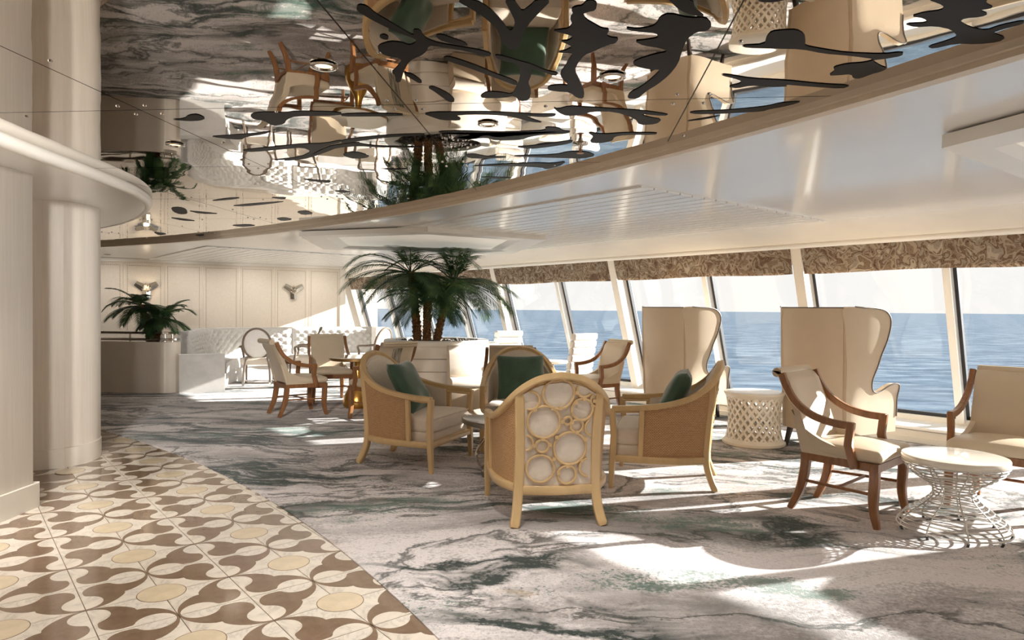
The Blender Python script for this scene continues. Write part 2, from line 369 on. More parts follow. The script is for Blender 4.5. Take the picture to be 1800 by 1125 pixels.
def spline(pts, n=8):
    P = [Vector(p) for p in pts]; out = []
    for i in range(len(P) - 1):
        p0 = P[max(i - 1, 0)]; p1 = P[i]; p2 = P[i + 1]; p3 = P[min(i + 2, len(P) - 1)]
        for k in range(n):
            t = k / n
            out.append(0.5 * ((2 * p1) + (-p0 + p2) * t + (2 * p0 - 5 * p1 + 4 * p2 - p3) * t * t + (-p0 + 3 * p1 - 3 * p2 + p3) * t ** 3))
    out.append(P[-1]); return out
def thing(name, label, cat, loc=(0, 0, 0), rz=0.0, group=None):
    o = bpy.data.objects.new(name, None); COL.objects.link(o); o.empty_display_size = 0.1
    o.location = loc; o.rotation_euler = (0, 0, rz); o['label'] = label; o['category'] = cat
    if group: o['group'] = group
    return o
def tag(o, label, cat, group=None):
    o['label'] = label; o['category'] = cat
    if group: o['group'] = group
    return o
def struct(o): o['kind'] = 'structure'; return o
def dup(root, loc, rz, label, group=None):
    r = root.copy(); COL.objects.link(r); r.location = loc; r.rotation_euler = (0, 0, rz); r['label'] = label
    if group: r['group'] = group
    for ch in list(root.children):
        c = ch.copy(); COL.objects.link(c); c.parent = r
        for g in ch.children:
            d = g.copy(); COL.objects.link(d); d.parent = c
    return r
def face(dx, dy): return math.atan2(dy, dx) - PI / 2      # turn so that local +Y looks along (dx,dy)
def clip(poly, a, b, c):      # keep a*x+b*y<=c
    out = []
    for i in range(len(poly)):
        p, q = poly[i], poly[(i + 1) % len(poly)]
        dp, dq = a * p[0] + b * p[1] - c, a * q[0] + b * q[1] - c
        if dp <= 0: out.append(p)
        if dp * dq < 0:
            t = dp / (dp - dq); out.append((p[0] + (q[0] - p[0]) * t, p[1] + (q[1] - p[1]) * t))
    return out

# ------------------------------------------------------------------ layout constants
TH = 0.69075; E_ = 0.31782; OX, OY = -2.55427, 3.86401          # tile grid: angle, half period, origin
A = Vector((math.sin(TH), -math.cos(TH), 0)); N = Vector((math.cos(TH), math.sin(TH), 0))   # along the windows / out of the windows
F0 = Vector((1.67, 10.62, 0))
CC = Vector((-14.47, -5.496, 0)); R_CARPET, R_RIM = 16.46, 18.12
Z_CEIL, Z_MIRROR, Z_SOFFIT = 2.33, 2.375, 2.30
def wp(k, off, z): v = F0 + A * k + N * off; return (v.x, v.y, z)
def arc(R, a): return (CC.x + R * math.cos(a), CC.y + R * math.sin(a))
D2R = math.radians

# ================================================================== SETTING
# floor slab and tiles ------------------------------------------------
fl = MB(); fl.prism([(-9, -5), (3, -5), (3, 3), (-3, 12), (-9, 12)], -0.10, -0.004)
floor = struct(fl.build('floor', 'brown_marble', None, False))
def g2w(i, j, z=0.0):
    return (OX + i * E_ * math.cos(TH) + j * E_ * math.sin(TH), OY + i * E_ * math.sin(TH) - j * E_ * math.cos(TH), z)
ROTG = TH
def arcp(cx, cy, r, a0, a1, n):
    return [(cx + r * math.cos(math.radians(a0 + (a1 - a0) * k / n)), cy + r * math.sin(math.radians(a0 + (a1 - a0) * k / n))) for k in range(n + 1)]
def angd(cx, cy, p): return math.degrees(math.atan2(p[1] - cy, p[0] - cx))
def link_outline():
    R1 = 0.63; cusp = (0.425, 0.575)
    c1 = (R1, 0.0); c2 = (1.0, 1 - R1)
    p = []
    p += arcp(c1[0], c1[1], R1, 180, angd(*c1, cusp), 10)[:-1]
    p += [cusp]
    p += arcp(c2[0], c2[1], R1, angd(*c2, cusp), 90, 10)[1:]
    # circle b: top -> left -> lower right under it
    cb = (1.0, 0.705); rb = 0.265
    p += [(1.0, cb[1] + rb)]
    p += arcp(cb[0], cb[1], rb, 90, 238, 12)[1:]
    p += [(0.925, 0.435), (0.945, 0.395)]
    d = (0.69, 0.31); rd = 0.262
    p += arcp(d[0], d[1], rd, 12, -102, 10)
    p += [(0.575, 0.06)]
    ca = (0.295, 0.0); ra = 0.265
    p += arcp(ca[0], ca[1], ra, 20, 180, 14)
    out = []
    for q in p:
        if not out or math.hypot(q[0] - out[-1][0], q[1] - out[-1][1]) > 1e-4: out.append(q)
    return out
LINK = link_outline()
def floor_tiles():
    g = 0.0022
    sq = MB(); sq.box(g, E_ - g, -E_ + g, -g, -0.02, 0.0)
    me_sq = sq.mesh('floor_tile', 'white_marble', False)
    links = {}
    for sxn in (1, -1):
        for syn in (1, -1):
            m = MB(); pts = []
            for (x, y) in LINK:
                u = x if sxn > 0 else 1 - x; v = y if syn > 0 else 1 - y
                pts.append((min(max(u * E_, g), E_ - g), -min(max(v * E_, g), E_ - g)))
            m.prism(pts, -0.01, 0.0007); links[(sxn, syn)] = m.mesh('brown_inlay', 'brown_marble', False)
    dm = MB(); dm.prism([(0.335 * E_ * math.cos(2 * PI * k / 40), 0.335 * E_ * math.sin(2 * PI * k / 40)) for k in range(40)], -0.01, 0.0010)
    dr = MB(); dr.prism([(0.347 * E_ * math.cos(2 * PI * k / 40), 0.347 * E_ * math.sin(2 * PI * k / 40)) for k in range(40)], -0.01, 0.0008)
    me_d = dm.mesh('tan_disc', 'tan_marble', False); me_r = dr.mesh('disc_joint', 'brown_marble', False)
    cnt = 0
    for i in range(-14, 22):
        for j in range(-30, 16):
            cx, cy, _ = g2w(i + 0.5, j + 0.5)
            if math.hypot(cx - CC.x, cy - CC.y) > R_CARPET + 0.28: continue
            if cy < 2.05 or cy > 8.3: continue
            px = 900 + 1205 * cx / cy
            if px < -190 or px > 900: continue
            if cx < -3.55 and cy < 5.75: continue
            if cx < -4.1 and cy < 6.1: continue
            o = bpy.data.objects.new('floor_tile', me_sq); COL.objects.link(o); o.parent = floor
            x, y, _ = g2w(i, j); o.location = (x, y, 0); o.rotation_euler = (0, 0, ROTG); cnt += 1
            # ring nodes sit at odd i, even j
            sxn = 1 if i % 2 else -1; syn = 1 if j % 2 == 0 else -1
            l = bpy.data.objects.new('brown_inlay', links[(sxn, syn)]); COL.objects.link(l); l.parent = o
            if i % 2 and j % 2:
                d = bpy.data.objects.new('tan_disc', me_d); COL.objects.link(d); d.parent = floor; d.location = (x, y, 0); d.rotation_euler = (0, 0, ROTG)
                r = bpy.data.objects.new('disc_joint', me_r); COL.objects.link(r); r.parent = d
floor_tiles()
# carpet --------------------------------------------------------------
cp = [arc(R_CARPET, D2R(a)) for a in np.linspace(7, 60, 60)]
cp += [(-6.3, 8.9), (-9, 11), (-9, 12.5), (-5.6, 14.2), (-3.7, 15.25), (-4.0, 16.5), wp(-8.8, -0.04, 0)[:2], wp(18.3, -0.04, 0)[:2], (5, -3.6), (3.0, -3.6)]
carpet = MB().prism(cp, -0.02, 0.007).build('carpet', 'carpet_weave', None, False)
tag(carpet, 'marbled grey, mauve and dark green carpet meeting the tiles along a curve', 'carpet')

# mirror ceiling ------------------------------------------------------
cb = MB(); cb.prism([arc(R_RIM + 0.02, D2R(a)) for a in np.linspace(0, 80, 60)] + [(-14, 12), (-14, -6)], Z_MIRROR + 0.02, Z_MIRROR + 0.12)
ceiling = struct(cb.build('ceiling', 'white_paint', None, False))
def mirror_panels():
    ang = D2R(-5.4); S = 1.34
    ux = Vector((math.cos(ang), math.sin(ang), 0)); uy = Vector((-math.sin(ang), math.cos(ang), 0)); org = Vector((-0.521, 3.295, 0))
    for i in range(-7, 4):
        for j in range(-3, 8):
            g = 0.003
            q = [org + ux * (i * S + a_) + uy * (j * S + b_) for a_, b_ in ((g, g), (S - g, g), (S - g, S - g), (g, S - g))]
            poly = [(v.x, v.y) for v in q]
            m = sum((Vector((v[0], v[1], 0)) for v in poly), Vector()) / 4
            if (m - CC).length > R_RIM + 1.1 or m.x < -9 or m.y < -1.2: continue
            am = math.atan2(m.y - CC.y, m.x - CC.x)
            for k in range(-14, 15):
                a = am + D2R(k * 0.6)
                poly = clip(poly, math.cos(a), math.sin(a), CC.x * math.cos(a) + CC.y * math.sin(a) + R_RIM)
                if len(poly) < 3: break
            if len(poly) < 3: continue
            MB().prism(poly, Z_MIRROR, Z_MIRROR + 0.012).build('mirror_panel', 'mirror', ceiling, False)
            mm = MB()
            n = 0
            for a_, b_ in ((0.07, 0.07), (S - 0.07, 0.07), (S - 0.07, S - 0.07), (0.07, S - 0.07), (S / 2, 0.07), (0.07, S / 2)):
                v = org + ux * (i * S + a_) + uy * (j * S + b_)
                if (v - CC).length < R_RIM - 0.1 and v.y > 0.8:
                    mm.lathe([(0.0, Z_MIRROR - 0.006), (0.007, Z_MIRROR - 0.005), (0.010, Z_MIRROR + 0.001)], 8, (v.x, v.y)); n += 1
            if n: mm.build('panel_screws', 'chrome', ceiling)['kind'] = 'stuff'
mirror_panels()
# dark branch silhouettes on the mirror
# outlines in metres on the ceiling plane
BRANCHES = [
    [(-0.188,2.175),(-0.123,2.174),(-0.082,2.23),(-0.047,2.317),(-0.02,2.41),(-0.004,2.4),(0.003,2.334),(-0.016,2.246),(-0.033,2.172),(-0.001,2.172),(0.01,2.212),(0.025,2.254),(0.05,2.211),(0.067,2.171),(0.117,2.17),(0.081,2.261),(0.046,2.361),(0.028,2.459),(0.021,2.554),(0.004,2.593),(-0.021,2.577),(-0.046,2.523),(-0.056,2.411),(-0.092,2.318),(-0.134,2.248)],
    [(-0.074,2.636),(-0.035,2.654),(0.027,2.706),(0.064,2.73),(0.13,2.806),(0.183,2.831),(0.172,2.873),(0.103,2.806),(0.07,2.781),(0.072,2.861),(0.06,2.962),(0.078,3.069),(0.071,3.202),(0.029,3.221),(0.002,3.136),(-0.045,3.171),(-0.145,3.18),(-0.154,3.14),(-0.12,3.08),(-0.059,3.088),(-0.008,3.12),(0.009,3.024),(0.025,2.919),(0.024,2.782),(-0.004,2.719),(-0.035,2.707),(-0.07,2.671)],
    [(-0.516,2.247),(-0.501,2.213),(-0.477,2.221),(-0.459,2.28),(-0.425,2.342),(-0.39,2.408),(-0.358,2.463),(-0.354,2.407),(-0.33,2.407),(-0.324,2.466),(-0.309,2.497),(-0.275,2.528),(-0.203,2.559),(-0.128,2.591),(-0.086,2.624),(-0.096,2.66),(-0.147,2.626),(-0.221,2.582),(-0.279,2.561),(-0.316,2.551),(-0.331,2.607),(-0.359,2.654),(-0.389,2.679),(-0.418,2.728),(-0.451,2.82),(-0.486,2.961),(-0.508,2.967),(-0.497,2.875),(-0.506,2.843),(-0.479,2.794),(-0.443,2.717),(-0.446,2.68),(-0.48,2.669),(-0.508,2.634),(-0.512,2.577),(-0.495,2.544),(-0.452,2.515),(-0.416,2.52),(-0.387,2.552),(-0.357,2.519),(-0.357,2.488),(-0.396,2.448),(-0.442,2.39),(-0.484,2.325),(-0.51,2.273)],
    [(-0.485,2.47),(-0.465,2.449),(-0.45,2.469),(-0.458,2.5),(-0.477,2.494)],
    [(-0.454,2.841),(-0.424,2.86),(-0.403,2.915),(-0.393,2.964),(-0.411,2.974),(-0.429,2.93),(-0.454,2.874)],
    [(-0.282,2.455),(-0.258,2.445),(-0.229,2.475),(-0.183,2.515),(-0.169,2.558),(-0.234,2.532),(-0.272,2.496)],
    [(-0.379,3.034),(-0.357,3.012),(-0.331,3.048),(-0.296,3.111),(-0.275,3.194),(-0.282,3.247),(-0.308,3.237),(-0.332,3.162),(-0.359,3.08)],
    [(-0.278,2.676),(-0.258,2.656),(-0.213,2.692),(-0.145,2.76),(-0.074,2.851),(-0.018,2.906),(0.016,2.954),(0.011,2.996),(-0.038,2.944),(-0.112,2.86),(-0.183,2.782),(-0.251,2.717)],
    [(0.131,2.407),(0.158,2.397),(0.188,2.386),(0.197,2.348),(0.185,2.303),(0.193,2.268),(0.183,2.234),(0.196,2.214),(0.217,2.208),(0.225,2.176),(0.238,2.167),(0.262,2.186),(0.263,2.241),(0.24,2.253),(0.223,2.267),(0.239,2.311),(0.27,2.347),(0.302,2.384),(0.33,2.389),(0.326,2.443),(0.345,2.463),(0.374,2.468),(0.369,2.514),(0.35,2.525),(0.328,2.548),(0.3,2.593),(0.269,2.628),(0.251,2.713),(0.246,2.803),(0.283,2.942),(0.315,3.079),(0.321,3.168),(0.289,3.162),(0.251,3.08),(0.194,3.072),(0.148,3.051),(0.15,2.999),(0.198,2.979),(0.238,2.987),(0.202,2.9),(0.188,2.831),(0.205,2.752),(0.212,2.677),(0.225,2.618),(0.194,2.611),(0.159,2.607),(0.192,2.589),(0.215,2.55),(0.187,2.518),(0.165,2.497),(0.197,2.493),(0.21,2.455),(0.18,2.432)],
    [(0.383,2.373),(0.425,2.387),(0.468,2.367),(0.482,2.343),(0.482,2.288),(0.505,2.258),(0.582,2.295),(0.632,2.285),(0.673,2.348),(0.671,2.396),(0.634,2.406),(0.618,2.467),(0.626,2.563),(0.646,2.716),(0.64,2.848),(0.618,2.963),(0.587,3.056),(0.568,3.171),(0.519,3.162),(0.519,3.073),(0.555,2.994),(0.58,2.877),(0.593,2.782),(0.547,2.783),(0.481,2.745),(0.464,2.701),(0.492,2.659),(0.528,2.622),(0.58,2.587),(0.539,2.554),(0.476,2.534),(0.431,2.492),(0.474,2.48),(0.515,2.459),(0.498,2.419),(0.445,2.41),(0.395,2.396)],
    [(0.445,2.117),(0.558,2.162),(0.582,2.226),(0.632,2.285),(0.6,2.277),(0.565,2.261),(0.528,2.227),(0.483,2.163)],
    [(-0.452,3.44),(-0.402,3.407),(-0.267,3.403),(-0.132,3.391),(0.003,3.407),(0.116,3.431),(0.212,3.42),(0.204,3.469),(0.141,3.483),(0.049,3.457),(0.12,3.546),(0.152,3.588),(0.086,3.569),(0.003,3.487),(-0.088,3.449),(-0.225,3.445),(-0.295,3.467),(-0.27,3.516),(-0.279,3.558),(-0.372,3.553),(-0.413,3.499)],
    [(0.188,3.306),(0.212,3.343),(0.263,3.289),(0.351,3.301),(0.486,3.327),(0.622,3.35),(0.769,3.412),(0.754,3.444),(0.622,3.408),(0.679,3.467),(0.756,3.506),(0.745,3.592),(0.661,3.617),(0.614,3.489),(0.493,3.373),(0.382,3.376),(0.343,3.436),(0.266,3.459),(0.222,3.4)],
    [(-0.421,3.78),(-0.295,3.762),(-0.096,3.78),(0.054,3.765),(0.176,3.733),(0.167,3.668),(0.234,3.675),(0.27,3.744),(0.314,3.757),(0.293,3.806),(0.181,3.82),(0.094,3.872),(0.044,3.952),(-0.101,3.973),(-0.151,3.906),(-0.256,3.946),(-0.332,3.912),(-0.301,3.845),(-0.388,3.828)],
    [(0.402,3.764),(0.495,3.809),(0.614,3.766),(0.788,3.766),(0.785,3.81),(0.622,3.815),(0.565,3.857),(0.568,3.961),(0.496,4.017),(0.44,3.992),(0.451,3.861)],
    [(-0.31,4.341),(-0.251,4.308),(-0.168,4.388),(-0.045,4.383),(-0.053,4.423),(-0.2,4.448),(-0.288,4.438)],
    [(-0.864,3.452),(-0.724,3.436),(-0.555,3.443),(-0.561,3.483),(-0.736,3.497),(-0.876,3.501)],
    [(0.005,4.119),(0.113,4.086),(0.218,4.027),(0.343,3.942),(0.337,4.023),(0.222,4.111),(0.102,4.173)],
    [(0.263,4.32),(0.341,4.225),(0.452,4.221),(0.523,4.343),(0.445,4.424),(0.342,4.415),(0.006,4.381),(0.006,4.355)],
    [(-0.334,4.686),(-0.085,4.618),(0.142,4.559),(0.264,4.575),(0.349,4.502),(0.315,4.66),(0.228,4.777),(0.194,4.702),(0.007,4.672)],
    [(-0.277,5.069),(-0.092,5.061),(0.008,5.092),(-0.094,5.132)],
    [(-0.997,3.987),(-0.821,3.903),(-0.644,3.846),(-0.49,3.831),(-0.508,3.872),(-0.653,3.897),(-0.821,3.965),(-1.021,4.081)],
    [(-1.077,4.338),(-0.984,4.272),(-0.921,4.377),(-0.983,4.465),(-1.061,4.481)],
    [(0.829,2.526),(0.912,2.513),(0.893,2.441),(0.893,2.397),(0.927,2.385),(0.973,2.38),(1.016,2.418),(1.051,2.489),(1.06,2.521),(1.137,2.552),(1.247,2.588),(1.389,2.598),(1.452,2.574),(1.47,2.613),(1.423,2.645),(1.38,2.662),(1.447,2.723),(1.488,2.747),(1.482,2.787),(1.459,2.814),(1.441,2.87),(1.413,2.87),(1.377,2.816),(1.337,2.831),(1.293,2.837),(1.294,2.778),(1.267,2.74),(1.302,2.701),(1.366,2.687),(1.391,2.65),(1.278,2.617),(1.165,2.597),(1.062,2.554),(0.96,2.552),(0.857,2.547)],
    [(0.85,2.842),(0.87,2.831),(0.99,2.881),(1.139,2.897),(1.302,2.939),(1.446,2.957),(1.429,3.002),(1.279,2.976),(1.15,2.949),(1.186,2.978),(1.106,2.986),(1.02,2.967),(0.975,3.008),(0.923,2.985),(0.972,2.939),(0.948,2.896)],
    [(1.311,2.326),(1.389,2.315),(1.352,2.28),(1.3,2.267),(1.326,2.237),(1.374,2.219),(1.361,2.187),(1.275,2.141),(1.463,2.137),(1.478,2.168),(1.529,2.2),(1.49,2.217),(1.542,2.245),(1.532,2.268),(1.486,2.278),(1.485,2.304),(1.549,2.349),(1.622,2.376),(1.642,2.329),(1.691,2.291),(1.711,2.318),(1.669,2.366),(1.658,2.395),(1.733,2.433),(1.738,2.474),(1.672,2.497),(1.595,2.492),(1.544,2.543),(1.51,2.522),(1.547,2.468),(1.56,2.427),(1.5,2.369),(1.428,2.342),(1.365,2.353)],
    [(0.857,3.382),(0.889,3.354),(1.017,3.339),(1.135,3.298),(1.208,3.259),(1.243,3.212),(1.328,3.185),(1.321,3.22),(1.279,3.275),(1.229,3.314),(1.21,3.352),(1.117,3.374),(1.024,3.397),(0.904,3.408)],
    [(0.87,3.545),(0.985,3.458),(1.041,3.416),(0.974,3.499)],
    [(0.757,2.15),(0.855,2.148),(0.815,2.173),(0.768,2.17)],
    [(-1.778,3.582),(-1.706,3.567),(-1.648,3.495),(-1.596,3.481),(-1.589,3.555),(-1.638,3.599),(-1.703,3.61),(-1.755,3.594)],
    [(-1.34,3.498),(-1.295,3.444),(-1.221,3.43),(-1.134,3.44),(-1.079,3.41),(-0.856,3.42),(-0.872,3.484),(-1.107,3.499),(-1.175,3.564),(-1.216,3.652),(-1.293,3.7),(-1.301,3.589),(-1.347,3.569)],
    [(-1.738,3.933),(-1.622,3.903),(-1.52,3.875),(-1.433,3.847),(-1.326,3.795),(-1.403,3.871),(-1.531,3.936),(-1.585,4.007),(-1.677,3.973)],
    [(-1.688,4.267),(-1.537,4.202),(-1.377,4.138),(-1.252,4.089),(-1.113,4.073),(-0.997,3.987),(-1.011,4.041),(-1.114,4.129),(-1.203,4.25),(-1.332,4.444),(-1.427,4.515),(-1.621,4.557),(-1.376,4.446),(-1.255,4.282),(-1.281,4.181),(-1.406,4.227),(-1.571,4.294),(-1.664,4.315)],
    [(-2.773,6.301),(-2.548,6.135),(-2.413,6.103),(-2.517,6.209),(-2.698,6.297)],
    [(-3.364,6.755),(-3.257,6.719),(-3.263,6.872),(-3.411,7.208),(-3.514,7.248),(-3.485,7.045)],
    [(-3.302,6.953),(-3.165,7.059),(-3.055,7.187),(-3.276,7.2)],
    [(-2.725,6.616),(-2.469,6.46),(-2.217,6.351),(-2.075,6.304),(-2.304,6.479),(-2.58,6.637)],
    [(-3.368,8.178),(-3.103,8.051),(-3.052,8.201),(-3.302,8.354)],
    [(-2.598,7.517),(-2.465,7.416),(-2.426,7.601),(-2.602,7.749)],
    [(-2.202,6.97),(-2.06,6.882),(-2.062,7.127),(-2.209,7.222)],
    [(-2.166,6.091),(-1.994,6.057),(-2.065,6.212)],
    [(-3.758,7.496),(-3.651,7.583),(-3.58,7.813),(-3.747,7.783)],
    [(-4.336,9.327),(-4.111,9.17),(-4.303,9.529)],
    [(-4.691,8.944),(-4.616,9.208),(-4.849,9.424)],
    [(-1.506,4.528),(-1.373,4.466),(-1.27,4.358),(-1.173,4.226),(-1.088,4.122),(-0.908,4.038),(-0.907,4.076),(-0.806,4.132),(-0.55,4.135),(-0.563,4.159),(-0.812,4.164),(-0.928,4.128),(-1.074,4.181),(-1.161,4.289),(-1.263,4.403),(-1.377,4.513),(-1.519,4.567)],
    [(-1.078,4.351),(-1.007,4.305),(-0.974,4.378),(-0.916,4.39),(-0.951,4.46),(-1.039,4.486),(-1.084,4.419)],
    [(-1.498,5.734),(-1.422,5.693),(-1.347,5.765),(-1.428,5.824)],
    [(-1.606,5.186),(-1.503,5.245),(-1.39,5.272),(-1.436,5.353),(-1.526,5.324)],
    [(-0.419,3.806),(-0.305,3.796),(-0.148,3.791),(0.293,3.75),(0.174,3.794),(0.044,3.843),(-0.107,3.9),(-0.149,3.832),(-0.235,3.948),(-0.309,3.962),(-0.332,3.908),(-0.22,3.834),(-0.352,3.831)],
    [(-0.954,4.783),(-0.848,4.806),(-0.711,4.773),(-0.833,4.849)],
]
def smooth_outline(P):
    out = []; n = len(P)
    for i in range(n):
        a, b = P[i], P[(i + 1) % n]
        out += [(a[0] * 0.78 + b[0] * 0.22, a[1] * 0.78 + b[1] * 0.22), (a[0] * 0.22 + b[0] * 0.78, a[1] * 0.22 + b[1] * 0.78)]
    return out
for k, P in enumerate(BRANCHES):
    z = Z_MIRROR - 0.0010 - 0.0002 * (k % 5)
    MB().prism(smooth_outline(P), z - 0.0012, z).build('branch_inlay', 'branch_film', ceiling, False)
# curved tan rim at the mirror edge (two stepped bands)
def ring_band(R0, R1, z0, z1, a0=2, a1=78, n=120):
    m = MB()
    def fa(u, v): a = D2R(a0 + (a1 - a0) * u); x, y = arc(R0, a); return (x, y, z0 + (z1 - z0) * v)
    def fb(u, v): a = D2R(a0 + (a1 - a0) * u); x, y = arc(R1, a); return (x, y, z0 + (z1 - z0) * v)
    return m.solid_grid(fa, fb, n, 1)
struct(ring_band(R_RIM - 0.035, R_RIM + 0.05, Z_CEIL + 0.016, Z_MIRROR + 0.02).build('trim_1', 'tan_trim'))
struct(ring_band(R_RIM - 0.012, R_RIM + 0.05, Z_CEIL - 0.008, Z_CEIL + 0.017).build('trim_2', 'tan_trim'))
# flat outer ceiling between the rim and the windows
def outer_ceiling():
    m = MB(); n = 110
    wline = N.dot(F0)
    for k in range(n):
        a0, a1 = D2R(-2 + 84 * k / n), D2R(-2 + 84 * (k + 1) / n)
        for (r0, r1) in ((R_RIM, 20.5), (20.5, 24.0), (24.0, 30.0)):
            poly = [arc(r0, a0), arc(r1, a0), arc(r1, a1), arc(r0, a1)]
            poly = clip(poly, N.x, N.y, wline - 0.12)
            if len(poly) >= 3: m.prism(poly, Z_CEIL, Z_CEIL + 0.1)
    return m.build('ceiling', 'ceiling_gloss', None, False)
outc = struct(outer_ceiling())
def plank_field(k0, k1, o0, o1, w):
    n = int(round((o1 - o0) / w)); me = None
    for i in range(n):
        a = o0 + (o1 - o0) * i / n + 0.007; b = o0 + (o1 - o0) * (i + 1) / n - 0.007
        if me is None:
            mm = MB(); L = k1 - k0; ww = b - a
            # local x along windows, y outwards
            mm.hexa([(0.004, 0.004, -0.014), (L - .004, 0.004, -0.014), (L - .004, ww - 0.004, -0.014), (0.004, ww - 0.004, -0.014)], [(0, 0, 0.002), (L, 0, 0.002), (L, ww, 0.002), (0, ww, 0.002)])
            me = mm.mesh('ceiling_plank', 'plank_gloss', False)
        o = bpy.data.objects.new('ceiling_plank', me); COL.objects.link(o); o.parent = outc
        p = wp(k0, a, Z_CEIL); o.location = p; o.rotation_euler = (0, 0, math.atan2(A.y, A.x))
plank_field(-0.83, 3.78, -4.06, -1.16, 0.165)
plank_field(-7.9, -3.9, -5.0, -1.3, 0.185)
plank_field(6.0, 10.6, -4.06, -1.16, 0.165)
# sloping cove and bullnose above the windows
def strip(k0, k1, prof, name, mat, parent=None):
    m = MB(); n = len(prof)
    m.add([wp(k0, o, z) for o, z in prof] + [wp(k1, o, z) for o, z in prof], [(i, i + 1, n + i + 1, n + i) for i in range(n - 1)] + [tuple(range(n)), tuple(range(2 * n - 1, n - 1, -1))])
    return m.build(name, mat, parent)
KL, KR = -9.0, 18.4
struct(strip(KL, KR, [(-1.10, 2.335), (-1.05, 2.318), (-0.9, 2.30), (-0.42, 2.215), (-0.36, 2.20), (-0.10, 2.20), (-0.05, 2.345)], 'trim_3', 'cream_trim'))
bn = [(-0.30 + 0.04 * math.cos(a), 2.180 + 0.035 * math.sin(a)) for a in np.linspace(0, 2 * PI, 17)[:-1]]
struct(strip(KL, KR, bn, 'trim_4', 'white_paint'))
# light boxes hung under the ceiling
def lightbox(poly, label_mat, zb, name):
    cx = sum(p[0] for p in poly) / len(poly); cy = sum(p[1] for p in poly) / len(poly)
    ins = lambda t: [(cx + (x - cx) * t, cy + (y - cy) * t) for x, y in poly]
    m = MB(); n = len(poly); a = ins(1.0); b = ins(0.80); c = ins(0.72)
    top = [(x, y, Z_CEIL - 0.012) for x, y in a]; o = [(x, y, zb) for x, y in a]; i1 = [(x, y, zb) for x, y in b]; i2 = [(x, y, zb + 0.035) for x, y in c]
    m.add(top + o + i1 + i2, sum([[(k, (k + 1) % n, n + (k + 1) % n, n + k), (n + k, n + (k + 1) % n, 2 * n + (k + 1) % n, 2 * n + k), (2 * n + k, 2 * n + (k + 1) % n, 3 * n + (k + 1) % n, 3 * n + k)] for k in range(n)], []) + [tuple(range(n))])
    r = thing(name, '', 'ceiling light', (0, 0, 0))
    m.build('frame', 'white_paint', r, False)
    MB().prism(ins(0.725), zb + 0.034, zb + 0.04).build('diffuser', 'light_diffuser', r, False)
    # dark plate put in for the shadow gap, on which the box hangs
    MB().prism(ins(0.96), Z_CEIL - 0.013, Z_CEIL - 0.001).build('shadow_gap_plate', 'brushed_metal', r, False)
    return r
r = lightbox([(2.21, 3.55), (3.26, 4.37), (4.3, 5.15), (5.3, 3.95), (3.6, 1.7), (2.52, 2.55)], None, 2.25, 'ceiling_light_box'); r['label'] = 'white framed ceiling light box with bright cream diffuser at the right picture edge'
r = lightbox([(-0.95, 7.69), (0.415, 8.52), (0.0, 10.7), (-2.8, 10.2), (-2.58, 8.29)], None, 2.262, 'ceiling_light_box'); r['label'] = 'white framed dropped light box hanging right above the three-trunk palm'

